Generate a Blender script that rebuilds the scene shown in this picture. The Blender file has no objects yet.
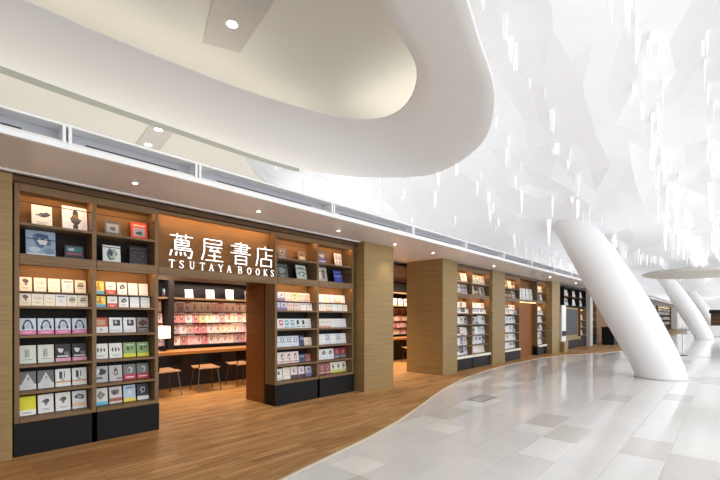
import bpy, math, random
from mathutils import Vector, Matrix
random.seed(7)
scn = bpy.context.scene
COL = scn.collection
R = math.radians

# ------------------------------------------------------------------ camera, world, lights, exposure
YAW = math.atan2(368.0, 400.0)            # view direction, measured from +x (along the shop front) towards +y (into the shop)
cd = bpy.data.cameras.new('camera')
cd.sensor_width = 36.0
cd.lens = 36.0 * 400.0 / 720.0
cd.shift_y = 78.0 / 720.0
cd.clip_end = 300
cam = bpy.data.objects.new('camera', cd)
COL.objects.link(cam)
cam.location = (0, 0, 1.5)
cam.rotation_euler = (R(90), 0, YAW - R(90))
scn.camera = cam

w = bpy.data.worlds.new('world')
scn.world = w
w.use_nodes = True
bg = w.node_tree.nodes['Background']
bg.inputs[0].default_value = (0.95, 0.975, 1.0, 1)
bg.inputs[1].default_value = 1.9

scn.view_settings.view_transform = 'Standard'
scn.view_settings.look = 'None'
scn.view_settings.exposure = 0.32
scn.view_settings.gamma = 1.0
scn.view_settings.use_curve_mapping = False


def area(name, loc, size, power, col, rot=(0, 0, 0), spread=180):
    l = bpy.data.lights.new(name, 'AREA')
    l.shape = 'RECTANGLE'
    l.size, l.size_y = size
    l.energy = power
    l.color = col
    l.spread = R(spread)
    o = bpy.data.objects.new(name, l)
    o.location = loc
    o.rotation_euler = rot
    COL.objects.link(o)
    return o


# added fill from the unseen side of the hall, standing in for daylight
area('side_fill_light', (22, -9, 3.2), (60, 6), 500, (0.97, 0.985, 1.0), (R(90), 0, 0))
# added unseen fill above the soffit and hanging ring, brightening the cream ceiling
CW = (1.0, 0.965, 0.90)
area('ceiling_fill_light', (1.0, 7.0, 3.3), (14, 2.5), 75, CW, (R(180), 0, 0))
area('ceiling_fill_light', (0.5, 5.25, 4.44), (8, .7), 16, CW, (R(180), 0, 0))
area('ceiling_fill_light', (5.2, 3.6, 4.44), (1.3, 2.0), 9, CW, (R(180), 0, 0))
area('ceiling_fill_light', (1.0, 1.3, 4.44), (5, .5), 12, CW, (R(180), 0, 0))
# warm ceiling lamps inside the shop
WARM = (1.0, 0.70, 0.42)
area('shop_lamp', (3.9, 7.5, 2.86), (2.6, 1.7), 45, WARM, (0, 0, 0), 110)
area('shop_lamp', (4.2, 8.72, 2.6), (3.4, 0.12), 60, (1.0, 0.86, 0.74), (R(35), 0, 0))
area('shop_lamp', (10.4, 7.9, 2.86), (3.4, 2.2), 90, WARM, (0, 0, 0), 110)
area('shop_lamp', (12.3, 8.72, 2.6), (2.0, 0.12), 35, (1.0, 0.75, 0.55), (R(35), 0, 0))
area('shop_lamp', (7.5, 7.6, 2.86), (2.0, 0.6), 40, WARM, (0, 0, 0), 110)
area('shop_lamp', (16.0, 7.2, 2.86), (1.6, 0.8), 40, WARM, (0, 0, 0), 110)


# ------------------------------------------------------------------ materials
def s2l(c):
    return tuple(((x / 255.0) / 12.92 if x / 255.0 <= 0.04045 else ((x / 255.0 + 0.055) / 1.055) ** 2.4) for x in c)


def mat(name, rgb=(200, 200, 200), rough=0.5, metal=0.0, emit=None, estr=0.0, spec=0.5, var=0.0, vscale=6.0, vstretch=(1, 1, 1), bump=0.0):
    m = bpy.data.materials.new(name)
    m.use_nodes = True
    nt = m.node_tree
    b = nt.nodes['Principled BSDF']
    c = s2l(rgb)
    b.inputs['Base Color'].default_value = (*c, 1)
    b.inputs['Roughness'].default_value = rough
    b.inputs['Metallic'].default_value = metal
    b.inputs['Specular IOR Level'].default_value = spec
    if emit:
        b.inputs['Emission Color'].default_value = (*emit, 1)
        b.inputs['Emission Strength'].default_value = estr
    if var > 0 or bump > 0:
        tc = nt.nodes.new('ShaderNodeTexCoord')
        mp = nt.nodes.new('ShaderNodeMapping')
        mp.inputs['Scale'].default_value = vstretch
        ns = nt.nodes.new('ShaderNodeTexNoise')
        ns.inputs['Scale'].default_value = vscale
        ns.inputs['Detail'].default_value = 6
        nt.links.new(tc.outputs['Object'], mp.inputs['Vector'])
        nt.links.new(mp.outputs['Vector'], ns.inputs['Vector'])
        if var > 0:
            rp = nt.nodes.new('ShaderNodeValToRGB')
            rp.color_ramp.elements[0].position = 0.3
            rp.color_ramp.elements[1].position = 0.7
            rp.color_ramp.elements[0].color = (*[x * (1 - var) for x in c], 1)
            rp.color_ramp.elements[1].color = (*[min(1, x * (1 + var)) for x in c], 1)
            nt.links.new(ns.outputs['Fac'], rp.inputs['Fac'])
            nt.links.new(rp.outputs['Color'], b.inputs['Base Color'])
        if bump > 0:
            bp = nt.nodes.new('ShaderNodeBump')
            bp.inputs['Strength'].default_value = bump
            bp.inputs['Distance'].default_value = 0.01
            nt.links.new(ns.outputs['Fac'], bp.inputs['Height'])
            nt.links.new(bp.outputs['Normal'], b.inputs['Normal'])
    return m


def attr_mat(name, rough=0.5, spec=0.4, noise=0.0, nscale=3.0):
    m = bpy.data.materials.new(name)
    m.use_nodes = True
    nt = m.node_tree
    b = nt.nodes['Principled BSDF']
    a = nt.nodes.new('ShaderNodeVertexColor')
    a.layer_name = 'Col'
    b.inputs['Roughness'].default_value = rough
    b.inputs['Specular IOR Level'].default_value = spec
    if noise > 0:
        tc = nt.nodes.new('ShaderNodeTexCoord')
        ns = nt.nodes.new('ShaderNodeTexNoise')
        ns.inputs['Scale'].default_value = nscale
        ns.inputs['Detail'].default_value = 7
        mr = nt.nodes.new('ShaderNodeMapRange')
        mr.inputs[3].default_value = 1 - noise
        mr.inputs[4].default_value = 1 + noise
        vm = nt.nodes.new('ShaderNodeVectorMath')
        vm.operation = 'SCALE'
        nt.links.new(tc.outputs['Object'], ns.inputs['Vector'])
        nt.links.new(ns.outputs['Fac'], mr.inputs['Value'])
        nt.links.new(a.outputs['Color'], vm.inputs[0])
        nt.links.new(mr.outputs[0], vm.inputs['Scale'])
        nt.links.new(vm.outputs[0], b.inputs['Base Color'])
    else:
        nt.links.new(a.outputs['Color'], b.inputs['Base Color'])
    return m


def plank_mat():
    m = bpy.data.materials.new('oak_planks')
    m.use_nodes = True
    nt = m.node_tree
    b = nt.nodes['Principled BSDF']
    tc = nt.nodes.new('ShaderNodeTexCoord')
    br = nt.nodes.new('ShaderNodeTexBrick')
    br.inputs['Scale'].default_value = 1.0
    br.inputs['Brick Width'].default_value = 1.15
    br.inputs['Row Height'].default_value = 0.115
    br.inputs['Mortar Size'].default_value = 0.0015
    br.inputs['Bias'].default_value = 0.0
    br.offset = 0.37
    br.inputs['Color1'].default_value = (*s2l((208, 164, 112)), 1)
    br.inputs['Color2'].default_value = (*s2l((172, 128, 82)), 1)
    br.inputs['Mortar'].default_value = (*s2l((110, 84, 60)), 1)
    mp = nt.nodes.new('ShaderNodeMapping')
    mp.inputs['Scale'].default_value = (1.6, 14, 1)
    ns = nt.nodes.new('ShaderNodeTexNoise')
    ns.inputs['Scale'].default_value = 1.5
    ns.inputs['Detail'].default_value = 6
    mx = nt.nodes.new('ShaderNodeMix')
    mx.data_type = 'RGBA'
    mx.blend_type = 'MULTIPLY'
    mx.inputs['Factor'].default_value = 0.75
    rp = nt.nodes.new('ShaderNodeValToRGB')
    rp.color_ramp.elements[0].position = 0.35
    rp.color_ramp.elements[0].color = (0.55, 0.52, 0.48, 1)
    rp.color_ramp.elements[1].position = 0.62
    rp.color_ramp.elements[1].color = (1.05, 1.03, 1.0, 1)
    nt.links.new(tc.outputs['Object'], br.inputs['Vector'])
    nt.links.new(tc.outputs['Object'], mp.inputs['Vector'])
    nt.links.new(mp.outputs['Vector'], ns.inputs['Vector'])
    nt.links.new(ns.outputs['Fac'], rp.inputs['Fac'])
    nt.links.new(br.outputs['Color'], mx.inputs[6])
    nt.links.new(rp.outputs['Color'], mx.inputs[7])
    nt.links.new(mx.outputs[2], b.inputs['Base Color'])
    b.inputs['Roughness'].default_value = 0.42
    b.inputs['Specular IOR Level'].default_value = 0.35
    return m


M = {
    'wood': mat('tan_veneer', (150, 125, 82), 0.5, var=0.16, vscale=2.2, vstretch=(0.5, 0.5, 14), spec=0.3),
    'wood_dark': mat('dark_veneer', (92, 66, 42), 0.5, var=0.16, vscale=2.2, vstretch=(0.5, 0.5, 14), spec=0.3),
    'shelf': mat('shelf_veneer', (124, 98, 68), 0.5, var=0.12, vscale=3, vstretch=(1, 6, 14), spec=0.3),
    'back': mat('brown_back_board', (27, 21, 18), 0.7, var=0.1, vscale=3, vstretch=(1, 1, 10), spec=0.3),
    'back_tan': mat('tan_and_glow_board', (128, 92, 54), 0.65, var=0.1, vscale=3, vstretch=(1, 1, 10), spec=0.3),  # header's own tan; on the bookcases it paints the LED glow
    'orange': mat('orange_brown_veneer', (130, 80, 38), 0.5, var=0.16, vscale=2.5, vstretch=(0.7, 0.7, 9), spec=0.2),
    'black': mat('black_board', (5, 5, 6), 0.6, var=0.1, vscale=4, spec=0.3),
    'blackmetal': mat('black_metal', (22, 22, 24), 0.4, 0.6),
    'chrome': mat('chrome', (190, 188, 184), 0.25, 1.0),
    'planks': plank_mat(),
    'marble': attr_mat('polished_marble', 0.1, 0.5, 0.05, 2.5),
    'cover': attr_mat('printed_cover', 0.45, 0.35),
    'page': mat('paper_block', (238, 232, 220), 0.8, var=0.03, vscale=40),
    'white': mat('white_plaster', (238, 238, 238), 0.55, var=0.01, vscale=2),
    'ceil': mat('sculpted_white', (236, 236, 237), 0.38, var=0.02, vscale=1.5, spec=0.6),
    'ceil_t': None,
    'fin': mat('gloss_white', (252, 252, 252), 0.3, var=0.005, vscale=2),
    'column': mat('column_white', (243, 243, 244), 0.5, var=0.006, vscale=1),
    'cream': mat('cream_plaster', (206, 202, 191), 0.6, var=0.01, vscale=1),
    'ring': mat('grey_white_plaster', (228, 226, 224), 0.45, var=0.01, vscale=1),
    'ringedge': mat('grey_green_edge', (150, 154, 144), 0.5, var=0.02, vscale=2),
    'soffit': mat('soffit_satin', (240, 236, 234), 0.34, var=0.02, vscale=1.2, spec=0.5),
    'rail': mat('white_enamel', (246, 246, 248), 0.35, var=0.004, vscale=2),
    'recess': mat('grey_recess', (176, 178, 184), 0.5, var=0.03, vscale=2),
    'slot': mat('dark_slot', (52, 54, 60), 0.5, var=0.05, vscale=8),
    'panel': mat('taupe_panel', (184, 178, 170), 0.6, var=0.02, vscale=2),
    'led': mat('warm_led', (255, 220, 170), 0.5, emit=(1.0, 0.62, 0.28), estr=34.0),
    'ledsoft': mat('warm_led_soft', (255, 220, 170), 0.5, emit=(1.0, 0.62, 0.28), estr=5.0),
    'bulb': mat('lamp_lens', (255, 255, 250), 0.4, emit=(1.0, 0.93, 0.8), estr=14.0),
    'chair_leg': mat('dark_chrome', (96, 92, 90), 0.3, 0.9),
    'shade': mat('lit_paper_shade', (255, 240, 215), 0.7, emit=(1.0, 0.84, 0.62), estr=1.5),
    'sign': mat('lit_white_letters', (255, 255, 255), 0.5, emit=(1.0, 0.99, 0.97), estr=1.15),
    'signside': mat('letter_sides', (215, 205, 190), 0.5, var=0.02, vscale=9),
    'chalk': mat('chalkboard_slate', (56, 58, 62), 0.6, var=0.12, vscale=5),
    'seat': mat('pale_seat', (164, 126, 92), 0.5, var=0.06, vscale=8),
    'counter': mat('counter_oak', (190, 132, 74), 0.35, var=0.12, vscale=4, vstretch=(1, 8, 1)),
    'greyled': mat('pale_grey_paint', (196, 192, 186), 0.6, var=0.03, vscale=3),
}


def translucent(name, rgb, mixf, rough=0.4):
    m = bpy.data.materials.new(name)
    m.use_nodes = True
    nt = m.node_tree
    p = nt.nodes['Principled BSDF']
    out = nt.nodes['Material Output']
    c = (*s2l(rgb), 1)
    p.inputs['Base Color'].default_value = c
    p.inputs['Roughness'].default_value = rough
    tr = nt.nodes.new('ShaderNodeBsdfTranslucent')
    ns = nt.nodes.new('ShaderNodeTexNoise')
    ns.inputs['Scale'].default_value = 1.3
    ns.inputs['Detail'].default_value = 4
    tc = nt.nodes.new('ShaderNodeTexCoord')
    rp = nt.nodes.new('ShaderNodeValToRGB')
    rp.color_ramp.elements[0].color = (c[0] * .9, c[1] * .9, c[2] * .9, 1)
    rp.color_ramp.elements[1].color = c
    nt.links.new(tc.outputs['Object'], ns.inputs['Vector'])
    nt.links.new(ns.outputs['Fac'], rp.inputs['Fac'])
    nt.links.new(rp.outputs['Color'], tr.inputs['Color'])
    mx = nt.nodes.new('ShaderNodeMixShader')
    mx.inputs[0].default_value = mixf
    nt.links.new(p.outputs[0], mx.inputs[1])
    nt.links.new(tr.outputs[0], mx.inputs[2])
    nt.links.new(mx.outputs[0], out.inputs['Surface'])
    return m


M['ceil_t'] = translucent('ceiling_glow_through', (236, 236, 237), .155)  # translucency added so sky light from above brightens the ceiling evenly
M['fin'] = mat('streak_glow_white', (250, 250, 250), .4, emit=(1, 1, 1), estr=.16)  # added glow: the blades imitate bright streaks of light

# ------------------------------------------------------------------ mesh helpers
class MB:
    def __init__(self):
        self.v, self.f, self.m, self.c = [], [], [], []

    def face(self, pts, mi=0, col=(255, 255, 255)):
        n = len(self.v)
        self.v += [tuple(p) for p in pts]
        self.f.append(tuple(range(n, n + len(pts))))
        self.m.append(mi)
        self.c.append(col)

    def idx(self, ids, mi=0, col=(255, 255, 255)):
        self.f.append(tuple(ids))
        self.m.append(mi)
        self.c.append(col)

    def box(self, x0, x1, y0, y1, z0, z1, mi=0, col=(255, 255, 255), bev=0.0):
        if bev > 0:                                  # chamfered box
            b = min(bev, (x1 - x0) * .45, (y1 - y0) * .45, (z1 - z0) * .45)
            n = len(self.v)
            for (sx, sy, sz) in [(a, c, d) for a in (0, 1) for c in (0, 1) for d in (0, 1)]:
                X, Y, Z = (x0, x1)[sx], (y0, y1)[sy], (z0, z1)[sz]
                dx, dy, dz = (b, -b)[sx], (b, -b)[sy], (b, -b)[sz]
                self.v += [(X, Y + dy, Z + dz), (X + dx, Y, Z + dz), (X + dx, Y + dy, Z)]
            k = lambda a, c, d, ax: n + (a * 4 + c * 2 + d) * 3 + ax
            F = []
            for a, o in ((0, 1), (1, 0)):
                F.append([k(a, 0, 0, 0), k(a, 0, 1, 0), k(a, 1, 1, 0), k(a, 1, 0, 0)][::(1 if a == 0 else -1)])
                F.append([k(0, a, 0, 1), k(1, a, 0, 1), k(1, a, 1, 1), k(0, a, 1, 1)][::(1 if a == 0 else -1)])
                F.append([k(0, 0, a, 2), k(0, 1, a, 2), k(1, 1, a, 2), k(1, 0, a, 2)][::(1 if a == 0 else -1)])
            for a in (0, 1):
                for c in (0, 1):
                    F.append([k(a, c, 0, 0), k(a, c, 1, 0), k(a, c, 1, 1), k(a, c, 0, 1)])
                    F.append([k(a, 0, c, 0), k(a, 1, c, 0), k(a, 1, c, 2), k(a, 0, c, 2)])
                    F.append([k(0, a, c, 1), k(1, a, c, 1), k(1, a, c, 2), k(0, a, c, 2)])
                    for d in (0, 1):
                        F.append([k(a, c, d, 0), k(a, c, d, 1), k(a, c, d, 2)])
            for f in F:
                self.idx(f, mi, col)
            return
        n = len(self.v)
        self.v += [(x0, y0, z0), (x1, y0, z0), (x1, y1, z0), (x0, y1, z0), (x0, y0, z1), (x1, y0, z1), (x1, y1, z1), (x0, y1, z1)]
        for q in ((0, 3, 2, 1), (4, 5, 6, 7), (0, 1, 5, 4), (1, 2, 6, 5), (2, 3, 7, 6), (3, 0, 4, 7)):
            self.idx([n + i for i in q], mi, col)

    def tube(self, pts, rad, seg=8, mi=0, cap=True, col=(255, 255, 255)):
        rr = rad if isinstance(rad, (list, tuple)) else [rad] * len(pts)
        n0 = len(self.v)
        P = [Vector(p) for p in pts]
        for i, p in enumerate(P):
            d = (P[min(i + 1, len(P) - 1)] - P[max(i - 1, 0)]).normalized()
            up = Vector((0, 0, 1)) if abs(d.z) < 0.95 else Vector((1, 0, 0))
            a = d.cross(up).normalized()
            b = d.cross(a).normalized()
            for k in range(seg):
                t = 2 * math.pi * k / seg
                self.v.append(tuple(p + (a * math.cos(t) + b * math.sin(t)) * rr[i]))
        for i in range(len(P) - 1):
            for k in range(seg):
                a0, a1 = n0 + i * seg + k, n0 + i * seg + (k + 1) % seg
                self.idx((a0, a1, a1 + seg, a0 + seg), mi, col)
        if cap:
            self.idx([n0 + k for k in range(seg)][::-1], mi, col)
            self.idx([n0 + (len(P) - 1) * seg + k for k in range(seg)], mi, col)

    def lathe(self, prof, seg=20, c=(0, 0, 0), mi=0, axis='z', col=(255, 255, 255)):
        n0 = len(self.v)
        for (r, z) in prof:
            for k in range(seg):
                t = 2 * math.pi * k / seg
                self.v.append((c[0] + r * math.cos(t), c[1] + r * math.sin(t), c[2] + z))
        for i in range(len(prof) - 1):
            for k in range(seg):
                a0, a1 = n0 + i * seg + k, n0 + i * seg + (k + 1) % seg
                self.idx((a0, a1, a1 + seg, a0 + seg), mi, col)
        self.idx([n0 + k for k in range(seg)][::-1], mi, col)
        self.idx([n0 + (len(prof) - 1) * seg + k for k in range(seg)], mi, col)

    def prism(self, poly, z0, z1, mi=0, mside=None, col=(255, 255, 255)):
        """horizontal polygon extruded in z"""
        n = len(self.v)
        k = len(poly)
        self.v += [(p[0], p[1], z0) for p in poly] + [(p[0], p[1], z1) for p in poly]
        self.idx([n + i for i in range(k)][::-1], mi, col)
        self.idx([n + k + i for i in range(k)], mi, col)
        for i in range(k):
            j = (i + 1) % k
            self.idx((n + i, n + j, n + k + j, n + k + i), mi if mside is None else mside, col)

    def mesh(self, name, mats, smooth=False):
        me = bpy.data.meshes.new(name)
        me.from_pydata(self.v, [], self.f)
        for m in (mats if isinstance(mats, (list, tuple)) else [mats]):
            me.materials.append(m)
        me.polygons.foreach_set('material_index', self.m)
        ca = me.color_attributes.new('Col', 'FLOAT_COLOR', 'CORNER')
        k = 0
        data = [0.0] * (4 * len(me.loops))
        for p, c in zip(me.polygons, self.c):
            l = s2l(c)
            for li in p.loop_indices:
                data[4 * li:4 * li + 4] = [l[0], l[1], l[2], 1.0]
        ca.data.foreach_set('color', data)
        me.polygons.foreach_set('use_smooth', [smooth] * len(me.polygons))
        me.validate()
        me.update()
        return me

    def build(self, name, mats, parent=None, loc=None, smooth=False, kind=None):
        o = bpy.data.objects.new(name, self.mesh(name, mats, smooth))
        COL.objects.link(o)
        if parent is not None:
            o.parent = parent
        if loc is not None:
            o.location = loc
        if kind:
            o['kind'] = kind
        return o


def empty(name, label, cat, loc=(0, 0, 0), rz=0, group=None):
    o = bpy.data.objects.new(name, None)
    o.empty_display_size = 0.1
    COL.objects.link(o)
    o.location = loc
    o.rotation_euler = (0, 0, rz)
    return tag(o, label, cat, group)


def tag(o, label, cat, group=None):
    o['label'] = label
    o['category'] = cat
    if group:
        o['group'] = group
    return o


def box(name, x0, x1, y0, y1, z0, z1, m, parent=None, bev=0.0, kind=None):
    b = MB()
    b.box(x0, x1, y0, y1, z0, z1, bev=bev)
    return b.build(name, m, parent, kind=kind)


Y0 = 5.63            # plane of the shop front
SOF = 3.05           # soffit height
# ------------------------------------------------------------------ floors
mb = MB()
TX, TY = 0.8, 0.425
whites = {(0, 0)}
def tile_col(i, j, y):
    r = random.random()
    base = 222 if y > 3.05 else (230 if y > 1.2 else 234)
    if y > 3.05:
        c = (base + r * 8, base - 5 + r * 8, base - 8 + r * 8)
    else:
        if r < 0.05:
            c = (220, 216, 211)
        elif r < 0.3:
            c = (240, 239, 236)
        else:
            c = (base + r * 10, base - 1 + r * 10, base - 2 + r * 10)
    return c
jy = list(range(-20, 15))
g = 0.0012
for j in jy:
    y0 = 0.05 + j * TY
    y1 = y0 + TY
    x = -8.0 - (0.4 if j % 2 else 0)
    while x < 72:
        wdt = TX if x < 24 else 4.0
        mb.box(x + g, x + wdt - g, y0 + g, y1 - g, -0.02, 0.0, 0, tile_col(0, 0, y0))
        x += wdt
mb.box(-8.6, 76, -8.6, 6.1, -0.06, -0.004, 1)
floor = mb.build('floor', [M['marble'], mat('tile_grout', (205, 200, 195), 0.6)], kind='structure')
# single bright tiles let into the floor
def inlay(x0, y0, lx, ly, c):
    b = MB()
    b.box(x0, x0 + lx, y0, y0 + ly, 0.0005, 0.002, 0, c)
    o = b.build('floor_inlay_tile', M['marble'], kind='structure')
for a in [(2.79, 2.59, .4, .41, (250, 249, 246)), (4.58, 2.64, .4, .42, (250, 249, 246)), (4.45, 1.33, .79, .39, (250, 249, 246)),
          (5.36, 1.76, .41, .4, (246, 245, 243)), (6.3, 3.06, .8, .42, (250, 249, 247)), (5.8, 1.75, .8, .4, (220, 216, 211)),
          (5.27, 1.33, .8, .39, (221, 218, 213)), (8.6, 3.5, .8, .42, (246, 245, 243)), (5.25, .48, .8, .42, (222, 218, 214))]:
    inlay(*a)

# wooden floor with its curved front edge
bd = [(-8, 2.7), (-3, 2.72), (0, 2.8), (1.3, 2.94), (2.21, 3.06), (2.53, 3.12), (3.62, 3.31), (4.09, 3.41), (4.75, 3.58), (5.71, 3.88), (7.18, 4.36), (8.93, 4.8), (10.34, 5.02),
      (11.99, 5.17), (13.86, 5.21), (15.65, 5.14), (17.47, 4.8), (18.65, 4.35), (19.7, 3.9), (22, 3.5), (26, 3.4), (40, 3.4), (72, 3.4)]
def smooth_line(p, n=6):
    out = []
    for i in range(len(p) - 1):
        a, b, c, d = p[max(i - 1, 0)], p[i], p[i + 1], p[min(i + 2, len(p) - 1)]
        for k in range(n):
            t = k / n
            out.append(tuple(0.5 * (2 * b[q] + (c[q] - a[q]) * t + (2 * a[q] - 5 * b[q] + 4 * c[q] - d[q]) * t * t + (3 * b[q] - a[q] - 3 * c[q] + d[q]) * t ** 3) for q in range(len(b))))
    out.append(p[-1])
    return out
cv = smooth_line(bd)
mb = MB()
for (a, b) in zip(cv[:-1], cv[1:]):
    mb.face([(a[0], a[1], .006), (b[0], b[1], .006), (b[0], 10.2, .006), (a[0], 10.2, .006)])
    mb.face([(a[0], a[1], -.002), (b[0], b[1], -.002), (b[0], b[1], .006), (a[0], a[1], .006)])
mb.build('floor_wood', M['planks'], kind='structure')
mb = MB()
for (a, b) in zip(cv[:-1], cv[1:]):
    mb.face([(a[0], a[1] - .03, .007), (b[0], b[1] - .03, .007), (b[0], b[1], .007), (a[0], a[1], .007)])
    mb.face([(a[0], a[1] - .03, -.002), (b[0], b[1] - .03, -.002), (b[0], b[1] - .03, .007), (a[0], a[1] - .03, .007)])
mb.build('trim_1', mat('pale_metal_strip', (214, 200, 176), 0.35), kind='structure')

# floor hatch with slim metal frame
h = empty('floor_hatch', 'slim metal-framed floor hatch let into the pale marble tiles', 'floor hatch', (7.0, 3.36, 0))
box('hatch_cover', -.28, .28, -.13, .13, 0.001, .004, mat('hatch_fill', (205, 200, 196), .2), h)
b = MB()
for (x0, x1, y0, y1) in ((-.3, .3, -.15, -.13), (-.3, .3, .13, .15), (-.3, -.28, -.13, .13), (.28, .3, -.13, .13)):
    b.box(x0, x1, y0, y1, 0.001, .006)
b.build('hatch_frame', mat('dull_steel', (110, 108, 108), .3, 0.7), h)

# ------------------------------------------------------------------ sculpted white ceiling
CH = 6.5
CZ = [(-9, 6.5), (4.5, 6.45), (7, 6.1), (9.5, 5.2), (12.5, 4.05), (14, 3.92), (18, 4.1), (28, 4.8), (35, 4.8), (50, 4.6), (80, 4.5)]
def ceil_z(x, y):
    z = CZ[-1][1]
    for (a, za), (b, zb) in zip(CZ[:-1], CZ[1:]):
        if a <= x <= b:
            t = (x - a) / (b - a)
            t = t * t * (3 - 2 * t) * .5 + t * .5
            z = za + (zb - za) * t
            break
    k = 1.0 if x < 9 else .5
    return z + k * (.16 * math.sin(y * 2.2 + 0.3) + 0.1 * math.sin(x * 0.7 + y))
xs = []
x = -7.0
while x < 78:
    xs.append(x)
    x += 0.6 if x < 16 else (0.9 if x < 30 else 2.5)
ys = [-6 + 0.42 * k for k in range(54)]
rc = random.Random(3)
mb = MB()
grid = []
for i, x in enumerate(xs):
    row = []
    for j, y in enumerate(ys):
        amp = 0.085 if x < 30 else 0.05
        mb.v.append((x + rc.uniform(-.12, .12), y + rc.uniform(-.09, .09), ceil_z(x, y) + rc.uniform(-amp, amp) * .34))
        row.append(len(mb.v) - 1)
    grid.append(row)
for i in range(len(xs) - 1):
    for j in range(len(ys) - 1):
        a, b_, c, d = grid[i][j], grid[i + 1][j], grid[i + 1][j + 1], grid[i][j + 1]
        if rc.random() < .5:
            mb.idx((a, d, c)); mb.idx((a, c, b_))
        else:
            mb.idx((a, d, b_)); mb.idx((d, c, b_))
mb.build('ceiling', M['ceil_t'], kind='structure')

# bright streaks on the ceiling, shaped as rows of faintly glowing white blades
def rib(y, x0, x1, hmax, dens, seed, wob=0.15):
    r = random.Random(seed)
    b = MB()
    x = x0
    while x < x1:
        yy = y + r.gauss(0, wob)
        hh = hmax * r.uniform(0.25, 1.0)
        ww = r.uniform(.03, .07)
        t = r.uniform(.006, .014)
        zt = ceil_z(x, yy) + .05
        sl = r.uniform(0.2, 0.9)
        ang = r.uniform(-.5, .5) + (math.pi / 2 if r.random() < .45 else 0)
        ca, sa = math.cos(ang), math.sin(ang)
        pts = []
        for (dx, dy, dz) in ((-ww, -t, 0), (ww, -t, 0), (ww, t, 0), (-ww, t, 0)):
            pts.append((x + dx * ca - dy * sa, yy + dx * sa + dy * ca, zt))
        low = []
        for k, (dx, dy) in enumerate(((-ww * sl, -t * .3), (ww * sl, -t * .3), (ww * sl, t * .3), (-ww * sl, t * .3))):
            zz = zt - .1 - hh * (1 if k in (0, 3) else r.uniform(.55, .95))
            low.append((x + dx * ca - dy * sa, yy + dx * sa + dy * ca, zz))
        n = len(b.v)
        b.v += pts + low
        for q in ((0, 1, 2, 3), (7, 6, 5, 4), (0, 4, 5, 1), (1, 5, 6, 2), (2, 6, 7, 3), (3, 7, 4, 0)):
            b.idx([n + k for k in q])
        x += dens * r.uniform(.4, 1.6)
    b.build('ceiling_streak_blades', M['fin'], kind='structure')
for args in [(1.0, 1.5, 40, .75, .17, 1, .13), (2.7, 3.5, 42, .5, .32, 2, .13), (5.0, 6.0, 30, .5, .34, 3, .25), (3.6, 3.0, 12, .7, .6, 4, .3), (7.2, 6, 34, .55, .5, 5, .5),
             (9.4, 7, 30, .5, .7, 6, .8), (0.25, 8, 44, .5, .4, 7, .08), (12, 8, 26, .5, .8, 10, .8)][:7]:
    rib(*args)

# cream ceiling with taupe panels
cream = [(-8, 16), (-8, -5.5), (1.5, -5.5), (3.2, 1.8), (5.5, 2.9), (5.9, 4.4), (4.65, 6.4), (4.7, 7.75), (5.4, 8.45), (6.3, 9.0), (7.6, 10.2), (8.5, 16)]
mb = MB()
mb.prism(cream[::-1], 5.0, 5.06)
mb.build('ceiling_cream', M['cream'], kind='structure')
def ceil_panel(pts):
    b = MB()
    b.prism(pts, 4.988, 4.9995)
    b.build('ceiling_panel', M['panel'], kind='structure')
def unp(u, v, z):                        # a sight line from the camera spot met with a height
    dd = 400 * (1.5 - z) / (v - 318)
    l = (u - 360) / 400 * dd
    return (dd * math.cos(YAW) + l * math.sin(YAW), dd * math.sin(YAW) - l * math.cos(YAW))
ceil_panel([unp(214, -8, 5), unp(280, -8, 5), unp(240, 52, 5), unp(203, 42, 5)])
ceil_panel([unp(150, 124, 5), unp(174, 132, 5), unp(157, 153, 5), unp(133, 147, 5)])

def downlight(x, y, z, r, label, power=12, col=(1, .9, .75), group=None):
    e = empty('recessed_downlight', label, 'ceiling light', (x, y, z), 0, group)
    b = MB()
    b.lathe([(r * 1.35, 0), (r * 1.35, -.006), (r * 1.05, -.008), (r * 1.0, -.002)], 20)
    b.build('trim_ring', M['rail'], e)
    b = MB()
    b.lathe([(r * .98, -.001), (r * .98, -.009), (r * .7, -.012)], 20)
    b.build('lens', M['bulb'], e)
    if power:
        l = bpy.data.lights.new('downlight_lamp', 'SPOT')
        l.energy = power
        l.spot_size = R(85)
        l.spot_blend = .8
        l.color = col
        l.shadow_soft_size = .05
        o = bpy.data.objects.new('downlight_lamp', l)
        COL.objects.link(o)
        o.parent = e
        o.location = (0, 0, -.03)
a = unp(232, 24, 4.985); downlight(a[0], a[1], 4.986, .055, 'bright downlight in the taupe panel seen through the ceiling opening', 30)
a = unp(158.5, 129.5, 4.985); downlight(a[0], a[1], 4.986, .06, 'far one of two downlights in the taupe panel above the white rail', 20)
a = unp(148, 144.5, 4.985); downlight(a[0], a[1], 4.986, .06, 'lower one of two downlights in the taupe panel, closest to the rail', 20)

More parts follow.
